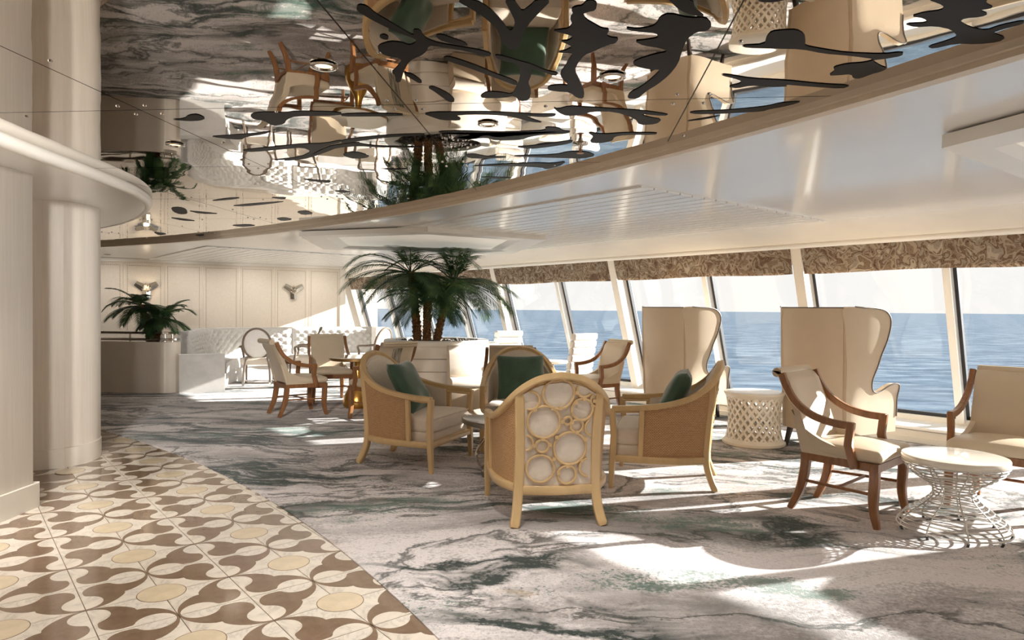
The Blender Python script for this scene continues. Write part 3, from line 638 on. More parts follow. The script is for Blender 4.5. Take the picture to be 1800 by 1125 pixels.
# windows --------------------------------------------------------------
ZB, ZT = 0.25, 2.15
def woff(z, extra=0.0): return 0.38 - 0.58 * (z - 0.25) / 1.88 + extra
def leaning_bar(k0, k1, d0, d1, z0, z1):
    m = MB()
    lo = [wp(k0, woff(z0, d0), z0), wp(k1, woff(z0, d0), z0), wp(k1, woff(z0, d1), z0), wp(k0, woff(z0, d1), z0)]
    hi = [wp(k0, woff(z1, d0), z1), wp(k1, woff(z1, d0), z1), wp(k1, woff(z1, d1), z1), wp(k0, woff(z1, d1), z1)]
    return m.hexa(lo, hi)
posts = [-8.84, -5.88, -2.92, 0.03, 2.97, 5.92, 8.86, 11.8, 14.75, 17.7]
for i, k in enumerate(posts):
    struct(leaning_bar(k - 0.06, k + 0.06, -0.06, 0.26, 0.16, 2.25).build('trim_%d' % (5 + i), 'cream_trim', None, False))
for i in range(len(posts) - 1):
    ka, kb = posts[i] + 0.06, posts[i + 1] - 0.06; km = (posts[i] + posts[i + 1]) / 2 + 0.06
    fr = MB(); parts = []
    for (a, b, d0, d1, z0, z1) in ((km - 0.045, km + 0.03, 0.06, 0.24, 0.2, 2.22), (ka, kb, 0.12, 0.26, 0.14, 0.235), (ka, kb, 0.12, 0.26, 1.98, 2.22)):
        t = leaning_bar(a, b, d0, d1, z0, z1); fr.add(t.v, t.f)
    win = struct(fr.build('window_%d' % (i + 1), 'white_paint', None, False))
    for (a, b) in ((ka, km - 0.045), (km + 0.03, kb)):
        gk = MB()
        for (c, d, z0, z1) in ((a, a + 0.035, 0.235, 1.98), (b - 0.012, b, 0.235, 1.98), (a, b, 0.235, 0.275)):
            t = leaning_bar(c, d, 0.15, 0.21, z0, z1); gk.add(t.v, t.f)
        gk.build('gasket', 'dark_gasket', win, False)
        leaning_bar(a + 0.03, b - 0.01, 0.178, 0.186, 0.25, 1.99).build('pane', 'clear_glass', win, False)
    # valance over this bay
    def vf(u, v, ka=ka, kb=kb, ex=0.0, i=i):
        k = ka + 0.01 + (kb - ka - 0.02) * u; z = 2.17 - 0.315 * v
        o = woff(z, -0.02 + ex) - 0.035 + 0.012 * math.sin(u * 40 + i) * v + 0.01 * math.sin(u * 17 + 2 * i) * v
        return wp(k, o, z + 0.008 * math.sin(u * 9 + i) * v)
    vm = MB().solid_grid(lambda u, v: vf(u, v), lambda u, v: vf(u, v, ex=0.006), 60, 8)
    names = ['leftmost floral valance behind the tall palm beside the panelled wall', 'floral valance mostly hidden behind the fronds of the tall palm', 'brown and cream floral valance right of the palm, over the white lounge chairs', 'brown and cream floral valance above the farther tall wingback chair', 'brown and cream floral valance at the right edge above the nearer wingback', '', '', '', '']
    if i < 5: tag(vm.build('window_valance', 'floral_fabric'), names[i], 'valance', 'floral window valances')
    else: struct(vm.build('trim_%d' % (20 + i), 'floral_fabric'))
# sill shelf and low wall
struct(strip(KL, KR, [(0.0, -0.01), (0.0, 0.13), (0.03, 0.15), (0.55, 0.15), (0.9, 0.15), (0.9, -0.01)], 'wall_window', 'cream_trim'))
struct(strip(KL, KR, [(-0.025, 0.142), (-0.03, 0.157), (-0.025, 0.172), (0.57, 0.172), (0.57, 0.142)], 'trim_30', 'white_paint'))
struct(strip(KL, KR, [(-0.012, 0.0), (-0.012, 0.06), (0.0, 0.065), (0.0, 0.0)], 'baseboard_window', 'cream_trim'))
# outside roof edge so no light leaks over the windows
struct(strip(KL, KR, [(-0.3, 2.23), (0.05, 2.23), (0.12, 2.6), (-0.3, 2.6)], 'trim_31', 'hull'))
# wall closing the window bay beyond the panelled wall
e0 = Vector(wp(-8.84, 0.6, 0)); e1 = Vector(wp(-8.84, -6.5, 0)); dA = A * 0.12
struct(MB().hexa([tuple(e0), tuple(e1), tuple(e1 - dA), tuple(e0 - dA)], [tuple(Vector(p) + Vector((0, 0, 2.4))) for p in (e0, e1, e1 - dA, e0 - dA)]).build('wall_end', 'cream_wall', None, False))

# far panelled wall -----------------------------------------------------
WD = Vector((-math.cos(D2R(28)), -math.sin(D2R(28)), 0)); WC = Vector((-3.82, 15.3, 0)); WN = Vector((math.sin(D2R(28)), -math.cos(D2R(28)), 0))
def fw_(t, off, z): v = WC + WD * t + WN * off; return (v.x, v.y, z)
def wallbox(t0, t1, o0, o1, z0, z1, m=None):
    m = m or MB(); q = [(t0, o0), (t0, o1), (t1, o1), (t1, o0)]
    return m.hexa([fw_(t, o, z0) for t, o in q], [fw_(t, o, z1) for t, o in q])
wall_far = struct(wallbox(0.0, 9.5, -0.15, 0.0, 0, 2.40).build('wall_far', 'cream_wall', None, False))
pw = 0.70
for i in range(10):
    t0, t1 = 0.03 + i * pw, 0.03 + (i + 1) * pw - 0.025
    p = wallbox(t0, t1, 0.0, 0.016, 0.55, 2.255); p.build('wall_panel', 'fabric_cream', wall_far, False)
    nb = MB()
    def nail(t, z):
        s = 0.009; nb.add([fw_(t - s, 0.016, z), fw_(t, 0.016, z - s), fw_(t + s, 0.016, z), fw_(t, 0.016, z + s), fw_(t, 0.024, z)], [(0, 1, 4), (1, 2, 4), (2, 3, 4), (3, 0, 4)])
    for z in np.arange(0.95, 2.19, 0.032): nail(t0 + 0.05, z); nail(t1 - 0.05, z)
    for t in np.arange(t0 + 0.05, t1 - 0.04, 0.032): nail(t, 2.195)
    o = nb.build('nailheads', 'nail', wall_far, False); o['kind'] = 'stuff'
struct(wallbox(-0.02, 9.5, 0.0, 0.05, 2.262, 2.325).build('trim_32', 'cream_trim', None, False))
struct(wallbox(-0.10, 0.03, -0.15, 0.03, 0, 2.33).build('trim_33', 'cream_trim', None, False))

# near left wall, column, soffit -----------------------------------------
struct(MB().prism([(-3.30, -3), (-3.30, 4.72), (-3.34, 4.76), (-5.5, 4.76), (-5.5, -3)], 0, Z_SOFFIT + 0.02).build('wall_left', 'brushed_wood', None, True, 60))
struct(MB().prism([(-3.278, -3), (-3.278, 4.75), (-3.30, 4.785), (-5.5, 4.785), (-5.5, -3)], 0, 0.168).build('baseboard_left', 'cream_trim', None, True, 60))
colp = [(-6.2, 4.55), (-4.06, 5.80), (-3.93, 5.885), (-3.85, 5.965), (-3.81, 6.07), (-3.80, 6.2), (-3.82, 6.33), (-3.88, 6.46), (-4.0, 6.6), (-4.7, 7.2), (-6.5, 8.0)]
struct(MB().prism([(p.x, p.y) for p in spline([(x, y, 0) for x, y in colp], 4)], 0, Z_SOFFIT + 0.13).build('wall_column', 'brushed_wood', None, True, 70))
cb2 = [(x + 0.02, y - 0.02) for x, y in colp]
struct(MB().prism([(p.x, p.y) for p in spline([(x, y, 0) for x, y in cb2], 4)], 0, 0.168).build('baseboard_column', 'cream_trim', None, True, 70))
sof = [(-2.62, 0.0), (-2.74, 2.0), (-2.82, 3.4), (-2.90, 4.2), (-2.965, 5.0), (-3.06, 5.65), (-3.33, 6.32), (-3.95, 7.18), (-4.8, 8.0), (-6.2, 8.9)]
sp_ = [(p.x, p.y) for p in spline([(x, y, 0) for x, y in sof], 6)]
soffit = struct(MB().prism([(x - 0.035, y) for x, y in sp_] + [(-8.5, 8.9), (-8.5, 0)], Z_SOFFIT, Z_MIRROR + 0.01).build('ceiling_soffit', 'ceiling_gloss', None, False))
struct(MB().tube([(x - 0.035, y, 2.338) for x, y in sp_], 0.043, 12).build('trim_34', 'white_paint'))
# back of the lounge behind the camera: half-height return wall closing the left side
struct(MB().box(-9.2, -9.0, -3.6, 14, 0, 2.45).build('wall_side', 'cream_wall', None, False))
struct(MB().box(-9.0, 13.0, -3.8, -3.6, 0, 2.45).build('wall_back', 'cream_wall', None, False))

# sea ---------------------------------------------------------------------
S = 40000
sea = MB().add([(-S, -S, -28), (S, -S, -28), (S, S, -28), (-S, S, -28)], [(0, 1, 2, 3)]).build('sea', 'sea_water', None, False)
tag(sea, 'open pale blue sea with small ripples seen through the windows', 'sea'); sea['kind'] = 'stuff'

# ================================================================== FURNITURE
# ---- rattan armchair ---------------------------------------------------
RAIL = [(0.0, -0.465, 0.975), (0.13, -0.456, 0.952), (0.235, -0.425, 0.89), (0.308, -0.36, 0.81), (0.356, -0.24, 0.725), (0.379, -0.07, 0.668), (0.388, 0.14, 0.637), (0.393, 0.36, 0.625)]
def taper(x, y, z): return (x * (1.06 if y > 0.17 else 1.0) * (1 - 0.30 * max(0, 0.10 - y) / 0.39), y, z)
def rattan_chair():
    t = thing('rattan_armchair', '', 'armchair')
    half = spline(RAIL, 8)
    full = [Vector((-p.x, p.y, p.z)) for p in half[::-1]] + half[1:]
    MB().tube(full, 1.0, rect=(0.026, 0.022), upv=(0, 0.25, 1)).build('top_rail', 'rattan_wood', t)
    # inner bead along the top rail
    bead = [Vector((p.x * 0.93, p.y + 0.018 * (1 if p.y < 0.1 else 0), p.z - 0.03)) for p in full]
    MB().tube(bead, 0.011, 8).build('rail_bead', 'rattan_wood', t)
    def railz(y):          # rail point at given y on the side
        best = min(half, key=lambda p: abs(p.y - y) + (1 if p.x < 0.2 else 0)); return best
    # bottom rails
    BOT = [(0.385, 0.36, 0.235), (0.385, 0.1, 0.235), (0.36, -0.15, 0.235), (0.27, -0.335, 0.235)]
    for s in (-1, 1):
        MB().tube(spline([(s * x, y, z) for x, y, z in BOT], 5), 1.0, rect=(0.02, 0.026)).build('side_rail', 'rattan_wood', t)
        # front leg + arm post, one piece
        MB().tube([(s * 0.393, 0.365, 0.0), (s * 0.392, 0.355, 0.2), (s * 0.392, 0.345, 0.42), (s * 0.392, 0.36, 0.625)], [0.72, 1.0, 1.0, 0.95], rect=(0.026, 0.024), upv=(0, 1, 0)).build('leg', 'rattan_wood', t)
        MB().tube([(s * 0.385, 0.14, 0.235), (s * 0.388, 0.13, 0.635)], 1.0, rect=(0.018, 0.02), upv=(0, 1, 0)).build('arm_stile', 'rattan_wood', t)
        # rear leg sweeping into the back post
        MB().tube(spline([(s * 0.29, -0.43, 0.0), (s * 0.268, -0.385, 0.1), (s * 0.255, -0.355, 0.24), (s * 0.25, -0.37, 0.5), (s * 0.255, -0.392, 0.72), (s * 0.26, -0.40, 0.86)], 4), [0.75] + [1.0] * 20, rect=(0.03, 0.026), upv=(0, 1, 0)).build('leg', 'rattan_wood', t)
        # cane side panel, from arm stile to rear post
        def side(u, v, off=0.0, s=s):
            ys = 0.115 - 0.455 * u
            pr = railz(ys) if u < 0.85 else half[int(len(half) * (0.46 - 0.06 * (u - 0.85) / 0.15))]
            xb = 0.385 - 0.115 * u ** 2.2; b = Vector((xb, 0.12 - 0.45 * u, 0.25)); p = Vector((pr.x - 0.004, ys * 1.0 if u < 0.85 else pr.y, pr.z - 0.015))
            q = b.lerp(p, v)
            return (s * (q.x - off), q.y + off * 0.5 * u, q.z)
        pm = MB().solid_grid(lambda u, v: side(u, v), lambda u, v: side(u, v, 0.012), 12, 6)
        o = pm.build('cane_panel', 'woven_cane', t)
        uvl = o.data.uv_layers.new(name='UVMap')
        for lp in o.data.loops:
            c = o.data.vertices[lp.vertex_index].co; uvl.data[lp.index].uv = (c.y + abs(c.x) * 0.6, c.z)
        MB().solid_grid(lambda u, v: side(u, v, 0.014), lambda u, v: side(u, v, 0.045), 12, 6).build('inner_side', 'rattan_fabric', t)
    MB().tube([(-0.385, 0.352, 0.235), (0.385, 0.352, 0.235)], 1.0, rect=(0.02, 0.026)).build('front_rail', 'rattan_wood', t)
    MB().tube(spline([(-0.262, -0.35, 0.225), (0, -0.372, 0.222), (0.262, -0.35, 0.225)], 5), 1.0, rect=(0.022, 0.03)).build('back_rail', 'rattan_wood', t)
    # back: fabric sheet between the posts, up to the arch
    def arch(x):
        p = min(half, key=lambda q: abs(q.x - abs(x))); return p
    def back(u, v, off=0.0):
        x = -0.245 + 0.49 * u; pt = arch(x); b = Vector((x, -0.352 - 0.02 * (1 - (2 * u - 1) ** 2), 0.24))
        y = b.y + (pt.y - b.y + 0.012) * v ** 1.3; z = b.z + (pt.z - 0.02 - b.z) * v
        return (x, y + off, z)
    MB().solid_grid(lambda u, v: back(u, v), lambda u, v: back(u, v, 0.02), 16, 14).build('back_panel', 'rattan_fabric', t)
    # inner upholstered back
    def inner(u, v, off=0.0):
        x = (-0.27 + 0.54 * u); pt = arch(x * 0.96); b = Vector((x * 1.0, -0.28 + 0.06 * (2 * u - 1) ** 2, 0.40))
        y = b.y + (pt.y + 0.055 - b.y) * v; z = b.z + (pt.z - 0.045 - b.z) * v
        bulge = 0.035 * math.sin(PI * v) * math.sin(PI * u)
        return (x, y + off + bulge * (0 if off < 0 else 1), z)
    MB().solid_grid(lambda u, v: inner(u, v, 0.0), lambda u, v: inner(u, v, -0.05), 16, 12).build('backrest', 'rattan_fabric', t)
    # rattan rings in front of the back panel
    K = 1 / 835.0
    rings = [(535, 335, 92, 0, 360), (385, 378, 54, -110, 100), (675, 310, 46, 150, 330), (668, 435, 65, 0, 360), (460, 512, 96, 0, 360), (588, 505, 23, 0, 360), (640, 540, 38, 0, 360), (607, 680, 98, 0, 360), (455, 663, 38, 0, 360), (362, 645, 46, -80, 80), (447, 808, 82, 0, 360), (593, 848, 55, 0, 360), (712, 805, 56, 100, 270), (735, 550, 52, 120, 250), (745, 380, 36, 110, 260)]
    def backpt(x, z):
        b = arch(x); v = max(0, min(1, (z - 0.24) / (b.z - 0.02 - 0.24))); u = (x + 0.245) / 0.49; q = back(min(max(u, 0), 1), v); return (x, q[1] - 0.012, z)
    rm = MB()
    for (cx, cy, rr, a0, a1) in rings:
        X = (cx - 545) * K; Z = 0.258 + (912 - cy) * 0.00104; R = rr * K * 0.91
        full_ = a1 - a0 >= 360; n = 28 if full_ else 16
        pts = []
        for k in range(n if full_ else n + 1):
            a = D2R(a0 + (a1 - a0) * k / n); x = X + R * math.cos(a); z = Z + R * math.sin(a)
            pts.append(backpt(max(-0.245, min(0.245, x)), z))
        m = MB().tube(pts, 0.0085, 8, closed=full_); m.build('rattan_ring', 'rattan_wood', t)
    ties = [(545, 425), (505, 425), (632, 330), (675, 370), (630, 390), (733, 385), (530, 607), (455, 620), (640, 580), (690, 625), (520, 745), (595, 792), (675, 760), (545, 835), (410, 435), (560, 510), (497, 655), (413, 660), (612, 515)]
    for (cx, cy) in ties:
        p = backpt((cx - 545) * K, 0.258 + (912 - cy) * 0.00104); MB().box(p[0] - 0.011, p[0] + 0.011, p[1] - 0.012, p[1] + 0.006, p[2] - 0.011, p[2] + 0.011).build('ring_tie', 'rattan_wood', t, False)
    MB().cushion(-0.335, 0.335, -0.29, 0.335, 0.24, 0.335, 0.02, 0.0, 4).xf(taper).build('seat_base', 'rattan_fabric', t)
    sc = MB().cushion(-0.335, 0.335, -0.29, 0.36, 0.33, 0.465, 0.035, 0.02, 6).xf(taper).build('seat_cushion', 'rattan_fabric', t)
    MB().tube([(-0.35, 0.357, 0.452), (0.35, 0.357, 0.452)], 0.005, 6).build('piping', 'rattan_fabric', sc)
    return t
def pillow(name, label, size, M4, th=0.085):
    def f(u, v, s):
        a, b = 2 * u - 1, 2 * v - 1
        pin = 1 - 0.07 * (1 - a * a) * abs(b) ** 3 - 0.0; pin2 = 1 - 0.07 * (1 - b * b) * abs(a) ** 3
        x = a * size / 2 * pin2; z = b * size / 2 * pin
        d = th * (max(0, (1 - a ** 4)) * max(0, (1 - b ** 4))) ** 0.55
        d *= 1 + 0.08 * math.sin(5 * a + 2) * math.sin(4 * b + 1)
        return (x, s * d, z)
    m = MB().solid_grid(lambda u, v: f(u, v, -1), lambda u, v: f(u, v, 1), 20, 20)
    o = m.build(name, 'green_velvet', None, True, 80); o.matrix_world = M4
    tag(o, label, 'cushion', 'green velvet cushions'); return o
ch = rattan_chair()
def place_rattan(o, cx, cy, dx, dy, label, first=False):
    rz = face(dx, dy); g = 'rattan armchairs around the marble table'
    if first: o.location = (cx, cy, 0.007); o.rotation_euler = (0, 0, rz); o['label'] = label; o['group'] = g; r = o
    else: r = dup(o, (cx, cy, 0.007), rz, label, g)
    return Matrix.Translation((cx, cy, 0.007)) @ Matrix.Rotation(rz, 4, 'Z')
mC3 = place_rattan(ch, 0.26, 4.805, -0.12, 0.99, 'rattan armchair seen from behind, cane rings over its cream back', True)
mC1 = place_rattan(ch, -0.865, 6.265, 0.93, -0.37, 'left rattan armchair with cane side panel and green cushion')
mC4 = place_rattan(ch, 1.24, 5.645, -0.966, 0.26, 'right rattan armchair facing left, its cane side towards the viewer')
mC2 = place_rattan(ch, 0.10, 7.02, 0.03, -1.0, 'rattan armchair facing the viewer with dark green cushion upright')
def pil(mat, x, y, z, tilt, yaw, size, label):
    pillow('throw_cushion', label, size, mat @ Matrix.Translation((x, y, z)) @ Matrix.Rotation(D2R(yaw), 4, 'Z') @ Matrix.Rotation(D2R(tilt), 4, 'X'))
pil(mC1, 0.03, -0.06, 0.685, 30, 10, 0.50, 'green velvet cushion leaning in the left rattan armchair')
pil(mC2, 0.0, -0.10, 0.685, 24, 3, 0.50, 'dark green velvet cushion in the rattan armchair facing the viewer')
pil(mC4, 0.0, -0.10, 0.685, 26, 0, 0.49, 'green velvet cushion in the right rattan armchair, mostly hidden by its side')

# ---- marble cocktail table -----------------------------------------------
tb = thing('cocktail_table', 'round grey marble cocktail table with curved chrome legs between the rattan armchairs', 'table', (0.09, 5.86, 0.007))
MB().lathe([(0, 0.470), (0.50, 0.470), (0.508, 0.476), (0.508, 0.487), (0.50, 0.492), (0, 0.492)], 48).build('marble_top', 'table_marble', tb)
MB().lathe([(0.49, 0.435), (0.512, 0.437), (0.514, 0.470), (0.505, 0.478), (0.49, 0.47), (0.49, 0.435)], 48).build('metal_rim', 'brushed_metal', tb)
MB().lathe([(0, 0.10), (0.30, 0.10), (0.305, 0.105), (0.305, 0.135), (0.30, 0.14), (0, 0.14)], 40).build('lower_shelf', 'copper_shelf', tb)
for k in range(3):
    a = D2R(212 + 120 * k); ca, sa = math.cos(a), math.sin(a)
    prof = [(0.42, 0.44), (0.36, 0.39), (0.36, 0.33), (0.41, 0.27), (0.44, 0.2), (0.42, 0.12), (0.34, 0.08), (0.31, 0.09)]
    lg = MB().tube(spline([(r * ca, r * sa, z) for r, z in prof], 6), 0.013, 8).build('leg', 'chrome', tb)
    MB().lathe([(0.0, 0.0), (0.012, 0.0), (0.02, 0.035), (0.028, 0.05), (0.02, 0.07), (0.026, 0.085), (0, 0.09)], 12, (0.37 * ca, 0.37 * sa)).build('foot', 'brushed_metal', lg)

# ---- walnut scoop armchair ------------------------------------------------
def scoop_chair(band=False):
    t = thing('scoop_armchair', '', 'armchair')
    wood, fab = 'walnut', 'vinyl_beige'
    MB().prism([(-0.295, 0.27), (0.295, 0.27), (0.23, -0.26), (-0.23, -0.26)], 0.365, 0.418).build('seat_rail', wood, t, False)
    for s in (-1, 1):
        MB().tube(spline([(s * 0.275, 0.262, 0.0), (s * 0.268, 0.235, 0.14), (s * 0.266, 0.24, 0.30), (s * 0.266, 0.24, 0.40)], 4), [0.62, 0.7, .8, .85, .9, .95, 1, 1, 1, 1, 1, 1, 1], rect=(0.029, 0.029), upv=(0, 1, 0)).build('leg', wood, t)
        MB().tube(spline([(s * 0.215, -0.335, 0.0), (s * 0.208, -0.265, 0.16), (s * 0.205, -0.235, 0.32), (s * 0.205, -0.235, 0.40)], 4), [0.68, 0.75, .8, .85, .9, .95, 1, 1, 1, 1, 1, 1, 1], rect=(0.028, 0.03), upv=(0, 1, 0)).build('leg', wood, t)
        # arm: from the top of the back, sweeping down, then the post
        arm = spline([(s * 0.268, -0.385, 0.955), (s * 0.272, -0.345, 0.86), (s * 0.282, -0.275, 0.765), (s * 0.29, -0.16, 0.69), (s * 0.295, -0.02, 0.655), (s * 0.298, 0.115, 0.648)], 7)
        MB().tube(arm, 1.0, rect=(0.020, 0.024), upv=(0, 0.5, 1)).build('arm', wood, t)
        MB().tube([(s * 0.298, 0.10, 0.668), (s * 0.297, 0.085, 0.52), (s * 0.292, 0.125, 0.37)], [1.0, 1.0, 1.0], rect=(0.021, 0.026), upv=(0, 1, 0)).build('arm_post', wood, t)
        # upholstered low side
        top = spline([(0, -0.33, 0.70), (0, -0.25, 0.60), (0, -0.12, 0.525), (0, 0.02, 0.485), (0, 0.09, 0.475)], 5)
        poly = [(s * (0.262 - 0.03 * (p.y < -0.1)), p.y, p.z) for p in top] + [(s * 0.268, 0.09, 0.415), (s * 0.225, -0.25, 0.415)]
        xs = lambda y: 0.235 + 0.035 * min(1, max(0, (y + 0.3) / 0.38))
        poly = [(s * xs(p[1]), p[1], p[2]) for p in poly]
        MB().slab(poly, (-s * 0.035, 0, 0)).build('side_panel', fab, t, True, 50)
    MB().tube([(-0.268, 0.235, 0.215), (-0.208, -0.25, 0.215)], 0.011, 6).add(*(lambda m: (m.v, m.f))(MB().tube([(0.268, 0.235, 0.215), (0.208, -0.25, 0.215)], 0.011, 6).tube([(-0.24, 0.0, 0.215), (0.24, 0.0, 0.215)], 0.011, 6))).build('stretcher', wood, t)
    sc = MB().cushion(-0.285, 0.285, -0.24, 0.285, 0.415, 0.495, 0.035, 0.03, 6)
    sc.xf(lambda x, y, z: (x * (0.82 + 0.18 * min(1, (y + 0.24) / 0.34)) if y < 0.10 else x * (0.92 if y < 0.13 else 1.0), y, z))
    sc.build('seat', fab, t, True, 60)
    def bk(u, v, off):
        x = -0.245 + 0.49 * u; z = 0.44 + 0.54 * v; y = -0.20 - 0.19 * v ** 1.15
        y -= 0.018 * (1 - (2 * u - 1) ** 2)
        if v > 0.86: y -= 0.05 * ((v - 0.86) / 0.14) ** 1.5 ; 
        if v > 0.93: z -= 0.012 * ((v - 0.93) / 0.07)
        ed = 0.0 if 0.02 < u < 0.98 else 0.012
        return (x, y + off * (1 if off < 0 else 1) - (ed if off > 0 else -ed), z)
    MB().solid_grid(lambda u, v: bk(u, v, 0.03), lambda u, v: bk(u, v, -0.04), 12, 14).build('backrest', fab, t, True, 60)
    MB().tube([(-0.245, -0.435, 0.957), (0.245, -0.435, 0.957)], 0.034, 12).build('roll_top', fab, t)
    if band:
        MB().solid_grid(lambda u, v: bk(0.36 + 0.26 * u, 0.02 + 0.85 * v, -0.044), lambda u, v: bk(0.36 + 0.26 * u, 0.02 + 0.85 * v, -0.0405), 4, 12).build('striped_band', 'striped_band', t)
    return t
sc0 = scoop_chair(); scb = scoop_chair(True)
GS = 'walnut framed scoop armchairs'
used = []
def place_scoop(proto, cx, cy, dx, dy, label):
    rz = face(dx, dy)
    if proto not in used:
        used.append(proto); proto.location = (cx, cy, 0.007); proto.rotation_euler = (0, 0, rz); proto['label'] = label; proto['group'] = GS
    else: dup(proto, (cx, cy, 0.007), rz, label, GS)
place_scoop(sc0, 2.375, 4.755, 0.68, -0.73, 'beige walnut armchair beside the wire table, sun patch on its seat')
place_scoop(sc0, 3.50, 4.87, -0.72, -0.69, 'beige armchair cut by the right picture edge, behind the wire table')
place_scoop(sc0, -2.79, 9.0, 0.80, 0.60, 'beige armchair seen in profile left of the gold table')
place_scoop(sc0, -2.70, 10.20, 0.38, -0.92, 'beige armchair facing the viewer behind the gold table')
place_scoop(scb, -1.66, 8.62, -0.68, 0.73, 'beige armchair with grey striped band down its back, behind left rattan chair')
place_scoop(sc0, 1.12, 9.28, -0.88, -0.47, 'beige walnut armchair by the window sill, facing left')
place_scoop(sc0, -0.03, 8.15, -0.05, 1.0, 'beige armchair with its back to the viewer, behind the rattan chair with upright cushion')

# ---- wire drum table ---------------------------------------------------------
wt = thing('wire_table', 'round cream topped side table with hourglass base of silver wire', 'table', (2.82, 4.345, 0.007))
prof = [(0.0, 0.302), (0.03, 0.318), (0.06, 0.308), (0.10, 0.275), (0.14, 0.225), (0.18, 0.17), (0.22, 0.128), (0.25, 0.115), (0.28, 0.122), (0.32, 0.165), (0.36, 0.225), (0.40, 0.272), (0.445, 0.295)]
def wr(z):
    for (z0, r0), (z1, r1) in zip(prof[:-1], prof[1:]):
        if z0 <= z <= z1: return r0 + (r1 - r0) * (z - z0) / (z1 - z0)
    return prof[-1][1]
for z in np.linspace(0.035, 0.44, 19):
    MB().tube([(wr(z) * math.cos(a), wr(z) * math.sin(a), z) for a in np.linspace(0, 2 * PI, 49)[:-1]], 0.0046, 6, closed=True).build('wire_ring', 'wire_silver', wt)
for k in range(9):
    a = 2 * PI * k / 9 + 0.2
    MB().tube([(r * math.cos(a), r * math.sin(a), z) for z, r in [(q, wr(q)) for q in np.linspace(0.0, 0.445, 22)]], 0.0048, 6).build('wire_upright', 'wire_silver', wt)
    MB().tube([(wr(0) * math.cos(a), wr(0) * math.sin(a), 0.0), (wr(0.02) * math.cos(a), wr(0.02) * math.sin(a), 0.022)], 0.008, 8).build('wire_foot', 'dark_gasket', wt)
MB().lathe([(0, 0.445), (0.288, 0.445), (0.296, 0.450), (0.298, 0.46), (0.298, 0.482), (0.294, 0.488), (0.286, 0.490), (0, 0.490)], 56).build('table_top', 'lacquer_cream', wt)

# ---- lattice stool --------------------------------------------------------------
ls = thing('lattice_stool', 'cream ceramic drum stool with diamond lattice wall', 'stool', (2.555, 7.20, 0.007))
def lr(z): return 0.258 + 0.30 * abs((z - 0.28) / 0.28) ** 2.4 * 0.14
nb_ = 22
for sgn in (-1, 1):
    for k in range(nb_):
        pts = []
        for q in np.linspace(0, 1, 15):
            z = 0.05 + 0.45 * q; a = 2 * PI * k / nb_ + sgn * q * 1.28; pts.append((lr(z) * math.cos(a), lr(z) * math.sin(a), z))
        P3 = [Vector(p) for p in pts]; m = MB(); wv_ = 0.0115
        A0 = []; B0 = []
        for i, p in enumerate(P3):
            tt = (P3[min(i + 1, 14)] - P3[max(i - 1, 0)]).normalized(); rad = Vector((p.x, p.y, 0)).normalized(); sd = tt.cross(rad).normalized()
            A0.append((p + sd * wv_ + rad * 0.004, p - sd * wv_ + rad * 0.004)); B0.append((p + sd * wv_ - rad * 0.014, p - sd * wv_ - rad * 0.014))
        vs = []
        for (a1, a2), (b1, b2) in zip(A0, B0): vs += [tuple(a1), tuple(a2), tuple(b2), tuple(b1)]
        fs = [(4 * i + c, 4 * i + (c + 1) % 4, 4 * i + 4 + (c + 1) % 4, 4 * i + 4 + c) for i in range(14) for c in range(4)]
        m.add(vs, fs).build('lattice_bar', 'ceramic_cream', ls, True, 50)
MB().lathe([(0.25, 0.0), (0.305, 0.0), (0.318, 0.012), (0.318, 0.035), (0.30, 0.05), (0.285, 0.07), (0.262, 0.07), (0.25, 0.0)], 48).build('base_ring', 'ceramic_cream', ls)
MB().lathe([(0.25, 0.485), (0.275, 0.485), (0.295, 0.52), (0.306, 0.535), (0.306, 0.548), (0.298, 0.552), (0.0, 0.548), (0.0, 0.53), (0.25, 0.525), (0.25, 0.485)], 48).build('stool_top', 'ceramic_cream', ls)

